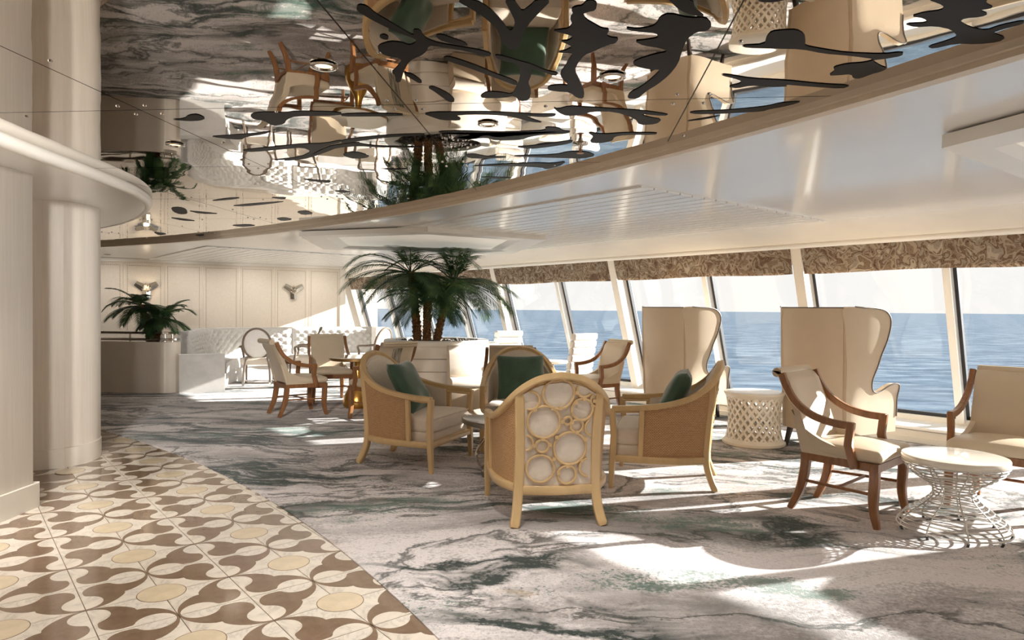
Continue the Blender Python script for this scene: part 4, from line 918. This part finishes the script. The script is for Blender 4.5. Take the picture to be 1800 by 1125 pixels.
# ---- tall wingback chairs ---------------------------------------------------------
def wingback():
    t = thing('wingback_chair', '', 'armchair')
    # side outline (y forward, z)
    out = [(-0.36, 0.19), (-0.375, 0.5), (-0.39, 0.9), (-0.41, 1.25), (-0.42, 1.43), (-0.25, 1.436), (-0.10, 1.430), (0.0, 1.405), (0.06, 1.34), (0.065, 1.25), (0.025, 1.11), (-0.04, 0.97), (-0.075, 0.84), (-0.09, 0.73), (-0.06, 0.645), (0.0, 0.605), (0.08, 0.615), (0.18, 0.665), (0.27, 0.685), (0.34, 0.66), (0.37, 0.58), (0.375, 0.4), (0.372, 0.19)]
    S2 = spline([(0, y, z) for y, z in out], 4)
    def splay(y, z):
        up_ = min(1, max(0, (z - 0.5) / 0.45)); up_ = up_ * up_ * (3 - 2 * up_); d = max(0, y + 0.44)
        return 0.300 + 0.03 * z / 1.43 + up_ * (0.10 * (1 - math.exp(-d / 0.09)) + 0.20 * d) + (1 - up_) * (0.075 * (1 - math.exp(-d / 0.07)) + 0.05 * d)
    # flat outline triangulated and subdivided, then bent to the barrel plan
    bm = bmesh.new(); bm.faces.new([bm.verts.new((p_.y, p_.z, 0)) for p_ in S2]); bmesh.ops.triangulate(bm, faces=bm.faces[:])
    for _ in range(3): bmesh.ops.subdivide_edges(bm, edges=[e for e in bm.edges if e.calc_length() > 0.05], cuts=1); bmesh.ops.triangulate(bm, faces=bm.faces[:])
    bmesh.ops.beautify_fill(bm, faces=bm.faces[:], edges=[e for e in bm.edges if not e.is_boundary])
    bm.verts.index_update(); flat = [(v.co.x, v.co.y) for v in bm.verts]; tri = [tuple(v.index for v in f.verts) for f in bm.faces]; rim_ = [tuple(v.index for v in e.verts) for e in bm.edges if e.is_boundary]; bm.free()
    for s in (-1, 1):
        n = len(flat); m = MB()
        m.add([(s * splay(y, z), y, z) for y, z in flat] + [(s * (splay(y, z) - 0.06), y + 0.012, z) for y, z in flat], [t_ if s > 0 else t_[::-1] for t_ in tri] + [tuple(n + i for i in (t_[::-1] if s > 0 else t_)) for t_ in tri] + [(a_, b_, n + b_, n + a_) for a_, b_ in rim_])
        wg = m.build('wing', 'vinyl_cream', t, True, 50)
        MB().tube([(s * (splay(p.y, p.z) + 0.003), p.y, p.z) for p in S2[18:-3]], 0.0075, 6).build('nailhead_piping', 'grey_piping', wg)
    def bk(u, v, off):
        x = (-0.315 - 0.03 * v) * (1 - 2 * u); z = 0.19 + 1.245 * v; y = -0.365 - 0.055 * v - 0.055 * (1 - (2 * u - 1) ** 2)
        return (x, y + off, z)
    MB().solid_grid(lambda u, v: bk(u, v, 0.0), lambda u, v: bk(u, v, 0.10), 16, 10).build('backrest', 'vinyl_cream', t, True, 50)
    MB().tube([bk(u, 1.0, 0.003) for u in np.linspace(0, 1, 13)], 0.0075, 6).build('top_piping', 'grey_piping', t)
    MB().cushion(-0.31, 0.31, -0.28, 0.39, 0.32, 0.47, 0.04, 0.03, 6).build('seat_cushion', 'fabric_white', t)
    MB().box(-0.33, 0.33, -0.33, 0.365, 0.18, 0.33).build('seat_base', 'vinyl_cream', t, False)
    for s in (-1, 1):
        for y, yy in ((-0.31, -0.37), (0.30, 0.33)):
            MB().tube([(s * 0.31, yy, 0.0), (s * 0.30, y, 0.19)], [0.65, 1.0], rect=(0.026, 0.026), upv=(0, 1, 0)).build('leg', 'dark_wood', t)
    return t
wb = wingback(); GW = 'tall cream wingback chairs facing the windows'
def rzN(a): return face(N.x * math.cos(a) - N.y * math.sin(a), N.x * math.sin(a) + N.y * math.cos(a))
wb.location = (3.36, 7.10, 0.007); wb.rotation_euler = (0, 0, rzN(-0.14)); wb['label'] = 'nearer tall cream wingback chair, behind the walnut armchair by the wire table'; wb['group'] = GW
dup(wb, (2.27, 9.05, 0.007), rzN(-0.06), 'farther tall cream wingback chair, left of the lattice stool', GW)
dup(wb, (6.20, 4.35, 0.007), rzN(-0.1), 'tall cream wingback chair outside the right picture edge, seen by its shadow', GW)

# ---- white channelled lounge chairs ---------------------------------------------------
def lounge_chair():
    t = thing('lounge_chair', '', 'chair')
    for k in range(7):
        z0 = 0.34 + 0.103 * k
        m = MB().cushion(-0.235, 0.235, -0.05, 0.05, z0, z0 + 0.101, 0.03, 0.0, 4)
        m.xf(lambda x, y, z: (x, y - 0.36 - 0.20 * (z - 0.34), z)); m.build('back_channel', 'fabric_white', t)
    MB().cushion(-0.30, 0.30, -0.33, 0.42, 0.30, 0.45, 0.05, 0.02, 6).build('seat_cushion', 'fabric_white', t)
    MB().box(-0.28, 0.28, -0.34, 0.38, 0.22, 0.31).build('seat_base', 'fabric_white', t, False)
    for s in (-1, 1):
        for y in (-0.3, 0.34): MB().tube([(s * 0.25, y, 0), (s * 0.25, y, 0.23)], [0.7, 1], rect=(0.022, 0.022), upv=(0, 1, 0)).build('leg', 'walnut', t)
    return t
lc = lounge_chair(); GL = 'white channelled lounge chairs by the windows'
lc.location = (0.73, 10.2, 0.007); lc.rotation_euler = (0, 0, face(-0.62, 0.78)); lc['label'] = 'white lounge chair with horizontal channels on its back, left of the window armchair'; lc['group'] = GL
dup(lc, (-0.27, 11.2, 0.007), face(-0.45, 0.9), 'white lounge chair behind the rattan chair with upright cushion, backlit by the window', GL)
st = thing('side_table', 'small round white side table by the windows, left of the channelled lounge chair', 'table', (0.66, 11.05, 0.007))
MB().lathe([(0, 0.53), (0.24, 0.53), (0.25, 0.54), (0.25, 0.565), (0.24, 0.575), (0, 0.575)], 36).build('table_top', 'lacquer_cream', st)
MB().lathe([(0, 0), (0.17, 0), (0.17, 0.015), (0.03, 0.03), (0.025, 0.5), (0.06, 0.53), (0, 0.53)], 24).build('pedestal', 'chrome', st)

# ---- gold table --------------------------------------------------------------------------
gt = thing('gold_table', 'round white topped table on gourd shaped gold base between beige armchairs', 'table', (-2.16, 9.62, 0.007))
MB().lathe([(0, 0.0), (0.17, 0.0), (0.20, 0.03), (0.205, 0.09), (0.18, 0.18), (0.13, 0.28), (0.08, 0.38), (0.05, 0.46), (0.042, 0.56), (0.045, 0.66), (0.0, 0.66)], 36).build('base', 'gold_metal', gt)
MB().lathe([(0, 0.66), (0.36, 0.66), (0.40, 0.672), (0.40, 0.70), (0.39, 0.704), (0, 0.69)], 48).build('metal_edge', 'brass', gt)
MB().lathe([(0, 0.70), (0.385, 0.70), (0.392, 0.705), (0.388, 0.714), (0, 0.716)], 48).build('table_top', 'lacquer_cream', gt)

# ---- palm builder ------------------------------------------------------------------------
ZCLAMP = 2.235
def frond(m, base, az, el, L, droop, rnd, nl=34, lw=0.019, ll=0.26):
    P = []; d = Vector((math.cos(az) * math.cos(el), math.sin(az) * math.cos(el), math.sin(el))); p = Vector(base); n = 14
    for i in range(n + 1):
        P.append(p.copy()); p = p + d * (L / n); d.z -= droop / n * (0.5 + 1.3 * i / n); d.normalize()
    m.tube(P, [0.008 * (1 - 0.8 * i / n) + 0.001 for i in range(n + 1)], 4)
    for s in (-1, 1):
        for k in range(nl):
            q = 0.14 + 0.86 * k / (nl - 1); x = q * n; i = min(int(x), n - 1); f = x - i; c = P[i].lerp(P[i + 1], f); tg = (P[i + 1] - P[i]).normalized()
            side = tg.cross(Vector((0, 0, 1)));
            side = side.normalized() if side.length > 1e-3 else Vector((1, 0, 0))
            upn = side.cross(tg).normalized()
            l = ll * (math.sin(PI * min(1, 0.12 + 0.8 * q)) ** 0.7) * rnd.uniform(0.85, 1.1)
            dr = (side * s * 0.72 + tg * (0.55 + 0.4 * q) + upn * (0.25 - 0.25 * q) + Vector((0, 0, -0.10))).normalized()
            mid = c + dr * l * 0.5; tip = c + dr * l + Vector((0, 0, -0.16 * l)); ww = tg * lw * 0.5
            o = len(m.v); m.v += [tuple(c - ww * 0.5), tuple(c + ww * 0.5), tuple(mid + ww), tuple(mid - ww), tuple(tip)]
            m.f += [(o, o + 1, o + 2, o + 3), (o + 3, o + 2, o + 4)]
def palm(root, base, top, r0, r1, nf, L, seed, ll=0.26, el=(0.0, 1.2), scales=True):
    rnd = random.Random(seed); b, tp = Vector(base), Vector(top); n = 16
    mid = b.lerp(tp, 0.5) + Vector(((tp.x - b.x) * -0.12, 0, 0)); pts = spline([b, mid, tp], 8)
    tr = MB().tube(pts, [r0 + (r1 - r0) * i / 16 for i in range(len(pts))], 10)
    for i in range(2, len(pts) - 1):
        for k in range(9):
            a = 2 * PI * (k + 0.5 * (i % 2)) / 9; c = pts[i] + Vector((rnd.uniform(-.002, .002), 0, rnd.uniform(-.01, .01))); rr = r0 + (r1 - r0) * i / 16
            u = Vector((math.cos(a), math.sin(a), 0)); v = Vector((-math.sin(a), math.cos(a), 0)); s = rr * 0.36
            o = len(tr.v); tr.v += [tuple(c + u * rr * 0.95 - v * s + Vector((0, 0, -0.02))), tuple(c + u * rr * 0.95 + v * s + Vector((0, 0, -0.02))), tuple(c + u * (rr + 0.016) + Vector((0, 0, 0.022)))]
            tr.f.append((o, o + 1, o + 2)); tr.v += [tuple(c + u * rr * 0.8 + Vector((0, 0, 0.03)))]; tr.f += [(o + 1, o + 3, o + 2), (o + 3, o, o + 2)]
    trunk = tr.build('trunk', 'palm_bark', root, False)
    for k in range(nf):
        az = 2 * PI * k / nf * 1.0 + rnd.uniform(-0.3, 0.3) + (k % 3) * 0.7; e = rnd.uniform(*el) if k % 3 else rnd.uniform(el[0], el[0] + 0.35)
        m = MB(); frond(m, tp + Vector((0, 0, -0.02)), az, e, L * rnd.uniform(0.8, 1.08), rnd.uniform(0.7, 1.7), rnd, ll=ll)
        m.v = [(x, y, z if z < ZCLAMP - 0.06 else ZCLAMP - 0.06 * math.exp(-(z - ZCLAMP + 0.06) / 0.06)) for x, y, z in m.v]
        m.build('frond', 'palm_leaf', root, False)

# ---- round planter with bench and three palms -----------------------------------------------
PLX, PLY = -1.10, 10.02
pl = thing('round_planter', 'round cream planter clad in horizontal boards, holding three palms', 'planter', (PLX, PLY, 0.007))
for k in range(5):
    z0 = 0.02 + 0.172 * k
    MB().lathe([(0.66, z0), (0.735, z0), (0.742, z0 + 0.006), (0.742, z0 + 0.160), (0.735, z0 + 0.166), (0.66, z0 + 0.166)], 64).build('cladding_board', 'white_paint', pl)
MB().lathe([(0.62, 0.86), (0.755, 0.87), (0.765, 0.885), (0.765, 0.935), (0.75, 0.95), (0.63, 0.95), (0.62, 0.93), (0.62, 0.86)], 64).build('rim', 'white_paint', pl)
MB().lathe([(0, 0.91), (0.64, 0.90)], 32).build('soil', 'soil', pl)
rnd = random.Random(3); pb = MB()
for k in range(170):
    a = rnd.uniform(0, 6.28); r = 0.6 * math.sqrt(rnd.random()); s = rnd.uniform(0.018, 0.035); cx, cy, cz = r * math.cos(a), r * math.sin(a), 0.915 + rnd.uniform(0, 0.02)
    pb.add([(cx + s, cy, cz), (cx, cy + s, cz), (cx - s, cy, cz), (cx, cy - s, cz), (cx, cy, cz + s * 0.7), (cx, cy, cz - s * 0.7)], [(0, 1, 4), (1, 2, 4), (2, 3, 4), (3, 0, 4), (1, 0, 5), (2, 1, 5), (3, 2, 5), (0, 3, 5)])
o = pb.build('pebbles', 'pebble', pl); o['kind'] = 'stuff'
p1 = thing('potted_palm', 'tallest palm in the round planter, its left trunk carrying the highest crown', 'palm', (0, 0, 0))
palm(p1, (PLX - 0.27, PLY - 0.05, 0.90), (PLX - 0.36, PLY - 0.15, 1.93), 0.062, 0.05, 34, 1.08, 11, ll=0.32, el=(-0.25, 1.2))
p2 = thing('potted_palm', 'shortest palm in the round planter, middle trunk with low crown', 'palm', (0, 0, 0))
palm(p2, (PLX - 0.13, PLY - 0.12, 0.90), (PLX - 0.12, PLY - 0.12, 1.52), 0.056, 0.05, 22, 0.70, 12, ll=0.24, el=(-0.1, 1.1))
p3 = thing('potted_palm', 'right palm in the round planter with trunk leaning to the right', 'palm', (0, 0, 0))
palm(p3, (PLX + 0.0, PLY - 0.05, 0.90), (PLX + 0.26, PLY - 0.02, 1.80), 0.055, 0.048, 34, 1.02, 15, ll=0.32, el=(-0.2, 1.2))
# bench wrapped round the planter
bn_ = thing('curved_bench', 'cream upholstered curved bench wrapped around the round planter', 'bench', (PLX, PLY, 0.007))
A0_, A1_ = D2R(-74), D2R(28)
def sector(prof, a0, a1, n=20):
    m = MB(); k = len(prof); vs = []
    for i in range(n + 1):
        a = a0 + (a1 - a0) * i / n; vs += [(r * math.cos(a), r * math.sin(a), z) for r, z in prof]
    fs = [(i * k + j, i * k + (j + 1) % k, (i + 1) * k + (j + 1) % k, (i + 1) * k + j) for i in range(n) for j in range(k)] + [tuple(range(k - 1, -1, -1)), tuple(n * k + j for j in range(k))]
    return m.add(vs, fs)
sector([(0.77, 0.02), (1.13, 0.02), (1.15, 0.05), (1.15, 0.34), (0.77, 0.34)], A0_, A1_).build('bench_base', 'vinyl_cream', bn_, True, 40)
for i in range(2):
    a0 = A0_ + (A1_ - A0_) * i / 2 + 0.008; a1 = A0_ + (A1_ - A0_) * (i + 1) / 2 - 0.008
    sector([(0.80, 0.345), (1.12, 0.345), (1.165, 0.36), (1.185, 0.40), (1.17, 0.45), (1.12, 0.475), (0.95, 0.49), (0.80, 0.48)], a0, a1).build('seat_cushion', 'fabric_cream', bn_, True, 60)
    sector([(0.775, 0.47), (0.98, 0.475), (1.01, 0.52), (1.0, 0.62), (0.965, 0.78), (0.92, 0.875), (0.87, 0.905), (0.80, 0.90), (0.775, 0.87)], a0, a1).build('back_cushion', 'fabric_cream', bn_, True, 60)

# ---- left planter with rail and two-trunk palm --------------------------------------------------
lp = thing('planter_box', 'cream low planter wall with chrome rail at the end of the banquette', 'planter', (0, 0, 0.007))
fr_ = spline([(-8.2, 11.35, 0), (-7.0, 11.12, 0), (-5.75, 11.0, 0), (-5.55, 11.0, 0), (-5.46, 11.06, 0), (-5.43, 11.18, 0), (-5.43, 11.7, 0)], 5)
inn = [(p.x - 0.10 if p.x > -5.6 else p.x, p.y + 0.10, 0) for p in fr_]
m = MB(); k = len(fr_)
vs = [(p.x, p.y, 0) for p in fr_] + [(p.x, p.y, 0.82) for p in fr_] + [(q[0], q[1], 0.82) for q in inn] + [(q[0], q[1], 0) for q in inn]
m.add(vs, sum([[(i, i + 1, k + i + 1, k + i), (k + i, k + i + 1, 2 * k + i + 1, 2 * k + i), (2 * k + i, 2 * k + i + 1, 3 * k + i + 1, 3 * k + i)] for i in range(k - 1)], []) + [(k - 1, 4 * k - 1, 3 * k - 1, 2 * k - 1)]).build('planter_wall', 'cream_wall', lp, True, 50)
rp_ = [(p.x - (0.05 if p.x > -5.6 else 0), p.y + 0.05, 0.965) for p in fr_]
MB().tube(rp_, 1.0, rect=(0.022, 0.018)).build('rail', 'brushed_metal', lp)
MB().tube([(a, b, 0.86) for a, b, _ in rp_], 1.0, rect=(0.04, 0.02)).build('rail_channel', 'chrome', lp)
for i in (3, 8, 12, 15, 20, 28): 
    MB().tube([(rp_[i][0], rp_[i][1], 0.82), (rp_[i][0], rp_[i][1], 0.965)], 0.014, 8).build('rail_post', 'chrome', lp)
MB().prism([(-8.2, 11.5), (-7.0, 11.25), (-5.56, 11.1), (-5.56, 11.75), (-8.2, 12.3)], 0.0, 0.70).build('soil', 'soil', lp, False)
p4 = thing('potted_palm', 'small two-trunk palm in the planter box before the panelled wall', 'palm', (0, 0, 0))
palm(p4, (-6.02, 11.45, 0.68), (-6.22, 11.5, 1.42), 0.058, 0.05, 22, 0.66, 21, ll=0.22, el=(-0.2, 0.9))
palm(p4, (-5.96, 11.45, 0.68), (-5.83, 11.4, 1.22), 0.05, 0.045, 20, 0.55, 22, ll=0.2, el=(-0.1, 1.0))

# ---- tufted banquette ------------------------------------------------------------------------------
bq = thing('banquette', 'long curved light grey banquette with diamond tufted back along the panelled wall', 'sofa', (0, 0, 0.007))
path = spline([(-5.38, 11.25, 0), (-5.62, 12.1, 0), (-5.72, 12.9, 0), (-5.42, 13.6, 0), (-4.75, 14.05, 0), (-3.9, 14.5, 0), (-2.96, 15.0, 0)], 12)
cum = [0.0]
for a_, b_ in zip(path[:-1], path[1:]): cum.append(cum[-1] + (b_ - a_).length)
LT = cum[-1]
def pat(s):
    s = max(0, min(LT - 1e-6, s)); i = max(j for j in range(len(cum)) if cum[j] <= s); i = min(i, len(path) - 2)
    f = (s - cum[i]) / (cum[i + 1] - cum[i]); p = path[i].lerp(path[i + 1], f)
    tg = ((path[min(i + 2, len(path) - 1)] - path[max(i - 1, 0)])).normalized(); return p, Vector((tg.y, -tg.x, 0))   # normal towards the room
def tuft(s, z):
    dx, dz = 0.17, 0.15; a = PI * (s / dx + (z - 0.45) / dz); b = PI * (s / dx - (z - 0.45) / dz)
    return 0.055 * (abs(math.sin(a / 1.0 * 0.5 * 2)) ** 0.45 * abs(math.sin(b)) ** 0.45)
def backsec(s0, s1, ns):
    def fa(u, v):
        s = s0 + (s1 - s0) * u; z = 0.42 + 0.555 * v; p, nn = pat(s); edge = min(1, 8 * min(u, 1 - u) * (s1 - s0) / 0.6) * min(1, 7 * (1 - v) + 0.15)
        q = p + nn * (0.06 + tuft(s, z) * edge + 0.05 * (1 - v)); return (q.x, q.y, z)
    def fb(u, v):
        s = s0 + (s1 - s0) * u; p, nn = pat(s); q = p - nn * 0.06; return (q.x, q.y, 0.42 + 0.555 * v)
    return MB().solid_grid(fa, fb, ns, 30)
smid = LT * 0.66
for a_, b_ in ((0.0, smid - 0.01), (smid + 0.01, LT)):
    bs = backsec(a_, b_, int((b_ - a_) / 0.022)).build('tufted_back', 'velvet_grey', bq, True, 80)
    bm = MB()
    i0 = int(a_ / 0.17) - 1; 
    for i in range(i0, int(b_ / 0.17) + 2):
        for j in range(-1, 5):
            s = 0.17 * i + (0.085 if j % 2 else 0) + 0.0; z = 0.45 + 0.075 * 2 * j * 0.5 * 2 / 2
            s = 0.17 * (i + j * 0.5); z = 0.45 + 0.15 * j * 0.5 * 2 * 0.5 * 2 / 2
            if a_ + 0.1 < s < b_ - 0.1 and 0.5 < z < 0.93:
                p, nn = pat(s); c = p + nn * (0.075 + 0.05 * (1 - (z - 0.42) / 0.555)); bm.lathe([(0.0, 0.012), (0.009, 0.008), (0.013, 0.0)], 6)
                for q in range(len(bm.v) - 18, len(bm.v)):
                    x, y, zz = bm.v[q]; tg = Vector((-nn.y, nn.x, 0)); w_ = c + tg * x + Vector((0, 0, y)) + nn * zz; bm.v[q] = tuple(w_)
    if bm.v: bm.build('buttons', 'velvet_grey', bs)['kind'] = 'stuff'
def ribbon(o0, o1, z0, z1, name, mat, s0=0.0, s1=LT, n=80):
    def fa(u, v): p, nn = pat(s0 + (s1 - s0) * u); q = p + nn * (o0 + (o1 - o0) * v); return (q.x, q.y, z1)
    def fb(u, v): p, nn = pat(s0 + (s1 - s0) * u); q = p + nn * (o0 + (o1 - o0) * v); return (q.x, q.y, z0)
    MB().solid_grid(fa, fb, n, 3).build(name, mat, bq, True, 40)
ribbon(-0.10, 0.05, 0.0, 0.965, 'back_shell', 'velvet_grey')
ribbon(-0.11, 0.07, 0.965, 0.99, 'top_cap', 'velvet_grey')
ribbon(0.05, 0.62, 0.26, 0.44, 'seat_cushion', 'velvet_grey', 0.25)
ribbon(0.05, 0.56, 0.0, 0.26, 'seat_base', 'velvet_grey', 0.25)
MB().hexa([(-5.35, 11.02, 0), (-4.72, 11.28, 0), (-4.78, 11.42, 0), (-5.41, 11.16, 0)], [(-5.35, 11.02, 0.62), (-4.72, 11.28, 0.62), (-4.78, 11.42, 0.62), (-5.41, 11.16, 0.62)]).build('end_panel', 'velvet_grey', bq, False)
MB().hexa([(-2.90, 14.65, 0), (-2.72, 15.0, 0), (-2.86, 15.12, 0), (-3.02, 14.75, 0)], [(-2.90, 14.65, 0.985), (-2.72, 15.0, 0.985), (-2.86, 15.12, 0.985), (-3.02, 14.75, 0.985)]).build('end_post', 'white_paint', bq, False)

# ---- oval back chairs --------------------------------------------------------------------------------
def oval_chair():
    t = thing('oval_back_chair', '', 'chair')
    def oc(a, r=1.0, y=0.0): return (0.235 * r * math.cos(a), -0.27 - 0.08 * math.sin(a) * r + y, 0.74 + 0.275 * r * math.sin(a))
    MB().tube([oc(a) for a in np.linspace(0, 2 * PI, 41)[:-1]], 1.0, closed=True, rect=(0.018, 0.02), upv=(0, 1, 0)).build('back_frame', 'greige_wood', t)
    def fa(u, v, s): a = 2 * PI * u; p = oc(a, 0.97 * (1 - v), s * 0.03 * math.sqrt(max(0, v * (2 - v)))); return p
    m = MB(); m.grid(lambda u, v: fa(u, v, 1), 32, 6, True); m.grid(lambda u, v: fa(u, v, -1), 32, 6, True); m.build('backrest', 'fabric_white', t)
    MB().cushion(-0.27, 0.27, -0.26, 0.27, 0.36, 0.49, 0.05, 0.02, 6).build('seat', 'fabric_cream', t)
    for s in (-1, 1):
        MB().tube(spline([(s * 0.225, -0.31, 0.05), (s * 0.215, -0.27, 0.3), (s * 0.17, -0.25, 0.52)], 4), 1.0, rect=(0.02, 0.02), upv=(0, 1, 0)).build('leg', 'greige_wood', t)
        lg = MB().tube([(s * 0.235, 0.24, 0.05), (s * 0.24, 0.235, 0.38)], [0.75, 1.1], rect=(0.02, 0.02), upv=(0, 1, 0)).build('leg', 'greige_wood', t)
        MB().tube([(s * 0.226, -0.316, 0.0), (s * 0.225, -0.31, 0.055)], 1.05, rect=(0.02, 0.02), upv=(0, 1, 0)).build('leg_tip', 'chrome', t)
        MB().tube([(s * 0.234, 0.241, 0.0), (s * 0.235, 0.24, 0.055)], 0.85, rect=(0.02, 0.02), upv=(0, 1, 0)).build('leg_tip', 'chrome', t)
        MB().tube(spline([(s * 0.23, -0.27, 0.70), (s * 0.29, -0.15, 0.685), (s * 0.30, 0.05, 0.675), (s * 0.295, 0.10, 0.65), (s * 0.27, 0.09, 0.55), (s * 0.262, 0.12, 0.40)], 5), 1.0, rect=(0.018, 0.018), upv=(0, 0.6, 0.8)).build('arm', 'greige_wood', t)
    return t
ov = oval_chair(); GO = 'oval back armchairs before the banquette'
ov.location = (-4.60, 12.45, 0.007); ov.rotation_euler = (0, 0, face(-0.25, 0.97)); ov['label'] = 'oval back chair turned away from the viewer, left end of the banquette group'; ov['group'] = GO
dup(ov, (-3.95, 12.9, 0.007), face(-0.97, -0.2), 'oval back chair half hidden behind the beige armchair facing the viewer', GO)
dup(ov, (-2.72, 13.3, 0.007), face(-0.9, 0.45), 'sunlit oval back chair at the right end of the banquette', GO)
ft = thing('drum_table', 'low table on fluted gold drum base under the oval back chair', 'table', (-5.0, 13.55, 0.007))
fl_ = MB(); nfl = 36
fl_.add([((0.20 + 0.012 * abs(math.cos(nfl * a / 2))) * math.cos(a), (0.20 + 0.012 * abs(math.cos(nfl * a / 2))) * math.sin(a), z) for z in (0.0, 0.40) for a in np.linspace(0, 2 * PI, nfl * 4 + 1)[:-1]],
        [(i, (i + 1) % (nfl * 4), nfl * 4 + (i + 1) % (nfl * 4), nfl * 4 + i) for i in range(nfl * 4)]).build('fluted_base', 'gold_metal', ft, False)
MB().lathe([(0, 0.40), (0.33, 0.40), (0.335, 0.41), (0.335, 0.425), (0.33, 0.43), (0, 0.43)], 40).build('table_top', 'lacquer_cream', ft)

# ---- wall sconces ----------------------------------------------------------------------------------------
def sconce(t_, z_, label, lit):
    px, py, _ = fw_(t_, 0.02, 0); s = thing('wall_sconce', label, 'wall lamp', (px, py, z_), math.atan2(-WD.y, -WD.x), 'faceted silver wall sconces')
    def shard(p, q, w0, w1, name):
        p, q = Vector(p), Vector(q); d = (q - p).normalized(); sd = d.cross(Vector((0, -1, 0))).normalized(); nn = Vector((0, -1, 0)); m = MB()
        vs = [p - sd * w0, p + nn * w0 * 0.9, p + sd * w0, p - nn * 0.0, q - sd * w1, q + nn * w1 * 0.9, q + sd * w1, q]
        m.add([tuple(v) for v in vs], [(0, 1, 5, 4), (1, 2, 6, 5), (2, 3, 7, 6), (3, 0, 4, 7), (3, 2, 1, 0), (4, 5, 6, 7)]); m.build(name, 'silver_facet', s, False)
    shard((0, -0.03, -0.16), (0, -0.03, 0.06), 0.065, 0.075, 'stem'); shard((0.0, -0.03, 0.02), (-0.19, -0.05, 0.13), 0.075, 0.05, 'arm'); shard((0.0, -0.03, 0.02), (0.19, -0.05, 0.13), 0.075, 0.05, 'arm')
    for k in range(7):
        a = 2 * PI * k / 7; c = Vector((0.05 * math.cos(a), -0.08, 0.04 + 0.055 * math.sin(a)))
        MB().add([tuple(c + Vector((0.04, 0, 0))), tuple(c + Vector((0, 0, 0.045))), tuple(c + Vector((-0.04, 0, 0))), tuple(c + Vector((0, 0, -0.045))), tuple(c + Vector((0, -0.05, 0))), tuple(c + Vector((0, 0.03, 0)))], [(0, 1, 4), (1, 2, 4), (2, 3, 4), (3, 0, 4), (1, 0, 5), (2, 1, 5), (3, 2, 5), (0, 3, 5)]).build('crystal_facet', 'silver_facet', s, False)
    MB().lathe([(0, -0.02), (0.018, -0.012), (0.022, 0.0), (0.018, 0.012), (0, 0.02)], 10).xf(lambda x, y, z: (x, y - 0.14, z + 0.05)).build('bulb', 'warm_bulb' if lit else 'silver_facet', s)
    if not lit: return
    ld = bpy.data.lights.new('sconce_glow', 'POINT'); ld.energy = 0.8; ld.color = (1, 0.8, 0.55); ld.shadow_soft_size = 0.05; lo = bpy.data.objects.new('sconce_glow', ld); COL.objects.link(lo); lo.parent = s; lo.location = (0, -0.22, 0.05)
sconce(1.03, 1.74, 'faceted silver wall sconce on the panelled wall, close above the sun patch', False)
sconce(3.83, 1.72, 'faceted silver wall sconce behind the small palm on the panelled wall', True)

# ---- recessed downlights in the mirror ceiling, added fill lights, sprinkler -------------------------------------------------
def downlight(x, y, label, zc=Z_MIRROR, watts=34, aim=None):
    d = thing('downlight', label, 'ceiling light', (x, y, zc), 0, 'recessed ring downlights')
    MB().lathe([(0.036, 0.0), (0.054, -0.004), (0.056, -0.008), (0.05, -0.011), (0.038, -0.010), (0.033, 0.0)], 28).build('ring', 'chrome', d)
    MB().lathe([(0.0, -0.004), (0.022, -0.004), (0.034, -0.002)], 20).build('bulb', 'warm_bulb', d)
    ld = bpy.data.lights.new('downlight_beam', 'SPOT'); ld.energy = watts; ld.color = (1, 0.965, 0.92); ld.spot_size = D2R(66 if aim and zc > 2.35 else 120); ld.spot_blend = 1.0; ld.shadow_soft_size = 0.06
    lo = bpy.data.objects.new('downlight_beam', ld); COL.objects.link(lo); lo.parent = d; lo.location = (0, 0, -0.03)
    if aim: lo.rotation_euler = (Vector((x, y, zc)) - Vector(aim)).to_track_quat('Z', 'Y').to_euler()
DL = [(-0.765, 2.77, 'ring downlight in the mirror ceiling above the left group of branch shapes'), (0.41, 2.87, 'ring downlight in the mirror ceiling beside the thick elbow shaped branch'),
      (-0.134, 3.61, 'ring downlight in the mirror ceiling, middle of the long thin twigs'), (-2.03, 4.13, 'ring downlight in the mirror ceiling nearest the white soffit')]
for x, y, l in DL: downlight(x, y, l)
for x, y, ax, ay, az in ((-1.9, 0.8, -3.35, 4.5, 1.3), (-1.7, 1.9, -3.85, 5.9, 1.3), (-1.9, 1.4, -3.35, 4.3, 1.3)):  # added spots out of view, brightening the left wall and the column
    downlight(x, y, 'added fill light outside the picture, %s aimed at the %s' % (('nearer one', 'wood left wall') if y < 1 else (('farther one', 'wood left wall') if y < 1.6 else ('the only one', 'rounded column'))), watts=360 if y < 1.6 else 150, aim=(ax, ay, az))
downlight(-0.9, 1.1, 'added fill light straight above the viewer, outside the picture', watts=42)  # added out of view to lift the tile floor
WW = ['added fill light washing the panelled wall, nearest the windows', 'added fill light washing the panelled wall, right of the sconce above the sun patch', 'added fill light washing the panelled wall, middle of the row', 'added fill light washing the panelled wall, left of the middle', 'added fill light washing the panelled wall, behind the small palm']
for k in range(5):  # added wall washers to brighten the far wall, no visible fixtures there
    t_ = 0.7 + 1.25 * k; x, y, _ = fw_(t_, 0.95, 0); ax, ay, _ = fw_(t_, 0.0, 0)
    downlight(x, y, WW[k], Z_CEIL, 16, (ax, ay, 1.2))
sk = thing('sprinkler', 'small red and chrome sprinkler head under the mirror ceiling', 'sprinkler', (0.392, 4.03, Z_MIRROR))
MB().lathe([(0.0, 0.0), (0.045, 0.0), (0.045, -0.006), (0.015, -0.012), (0.012, -0.03), (0.0, -0.03)], 18).build('escutcheon', 'chrome', sk)
MB().lathe([(0.0, -0.03), (0.008, -0.03), (0.008, -0.055), (0.022, -0.058), (0.0, -0.062)], 12).build('head', 'copper_shelf', sk)
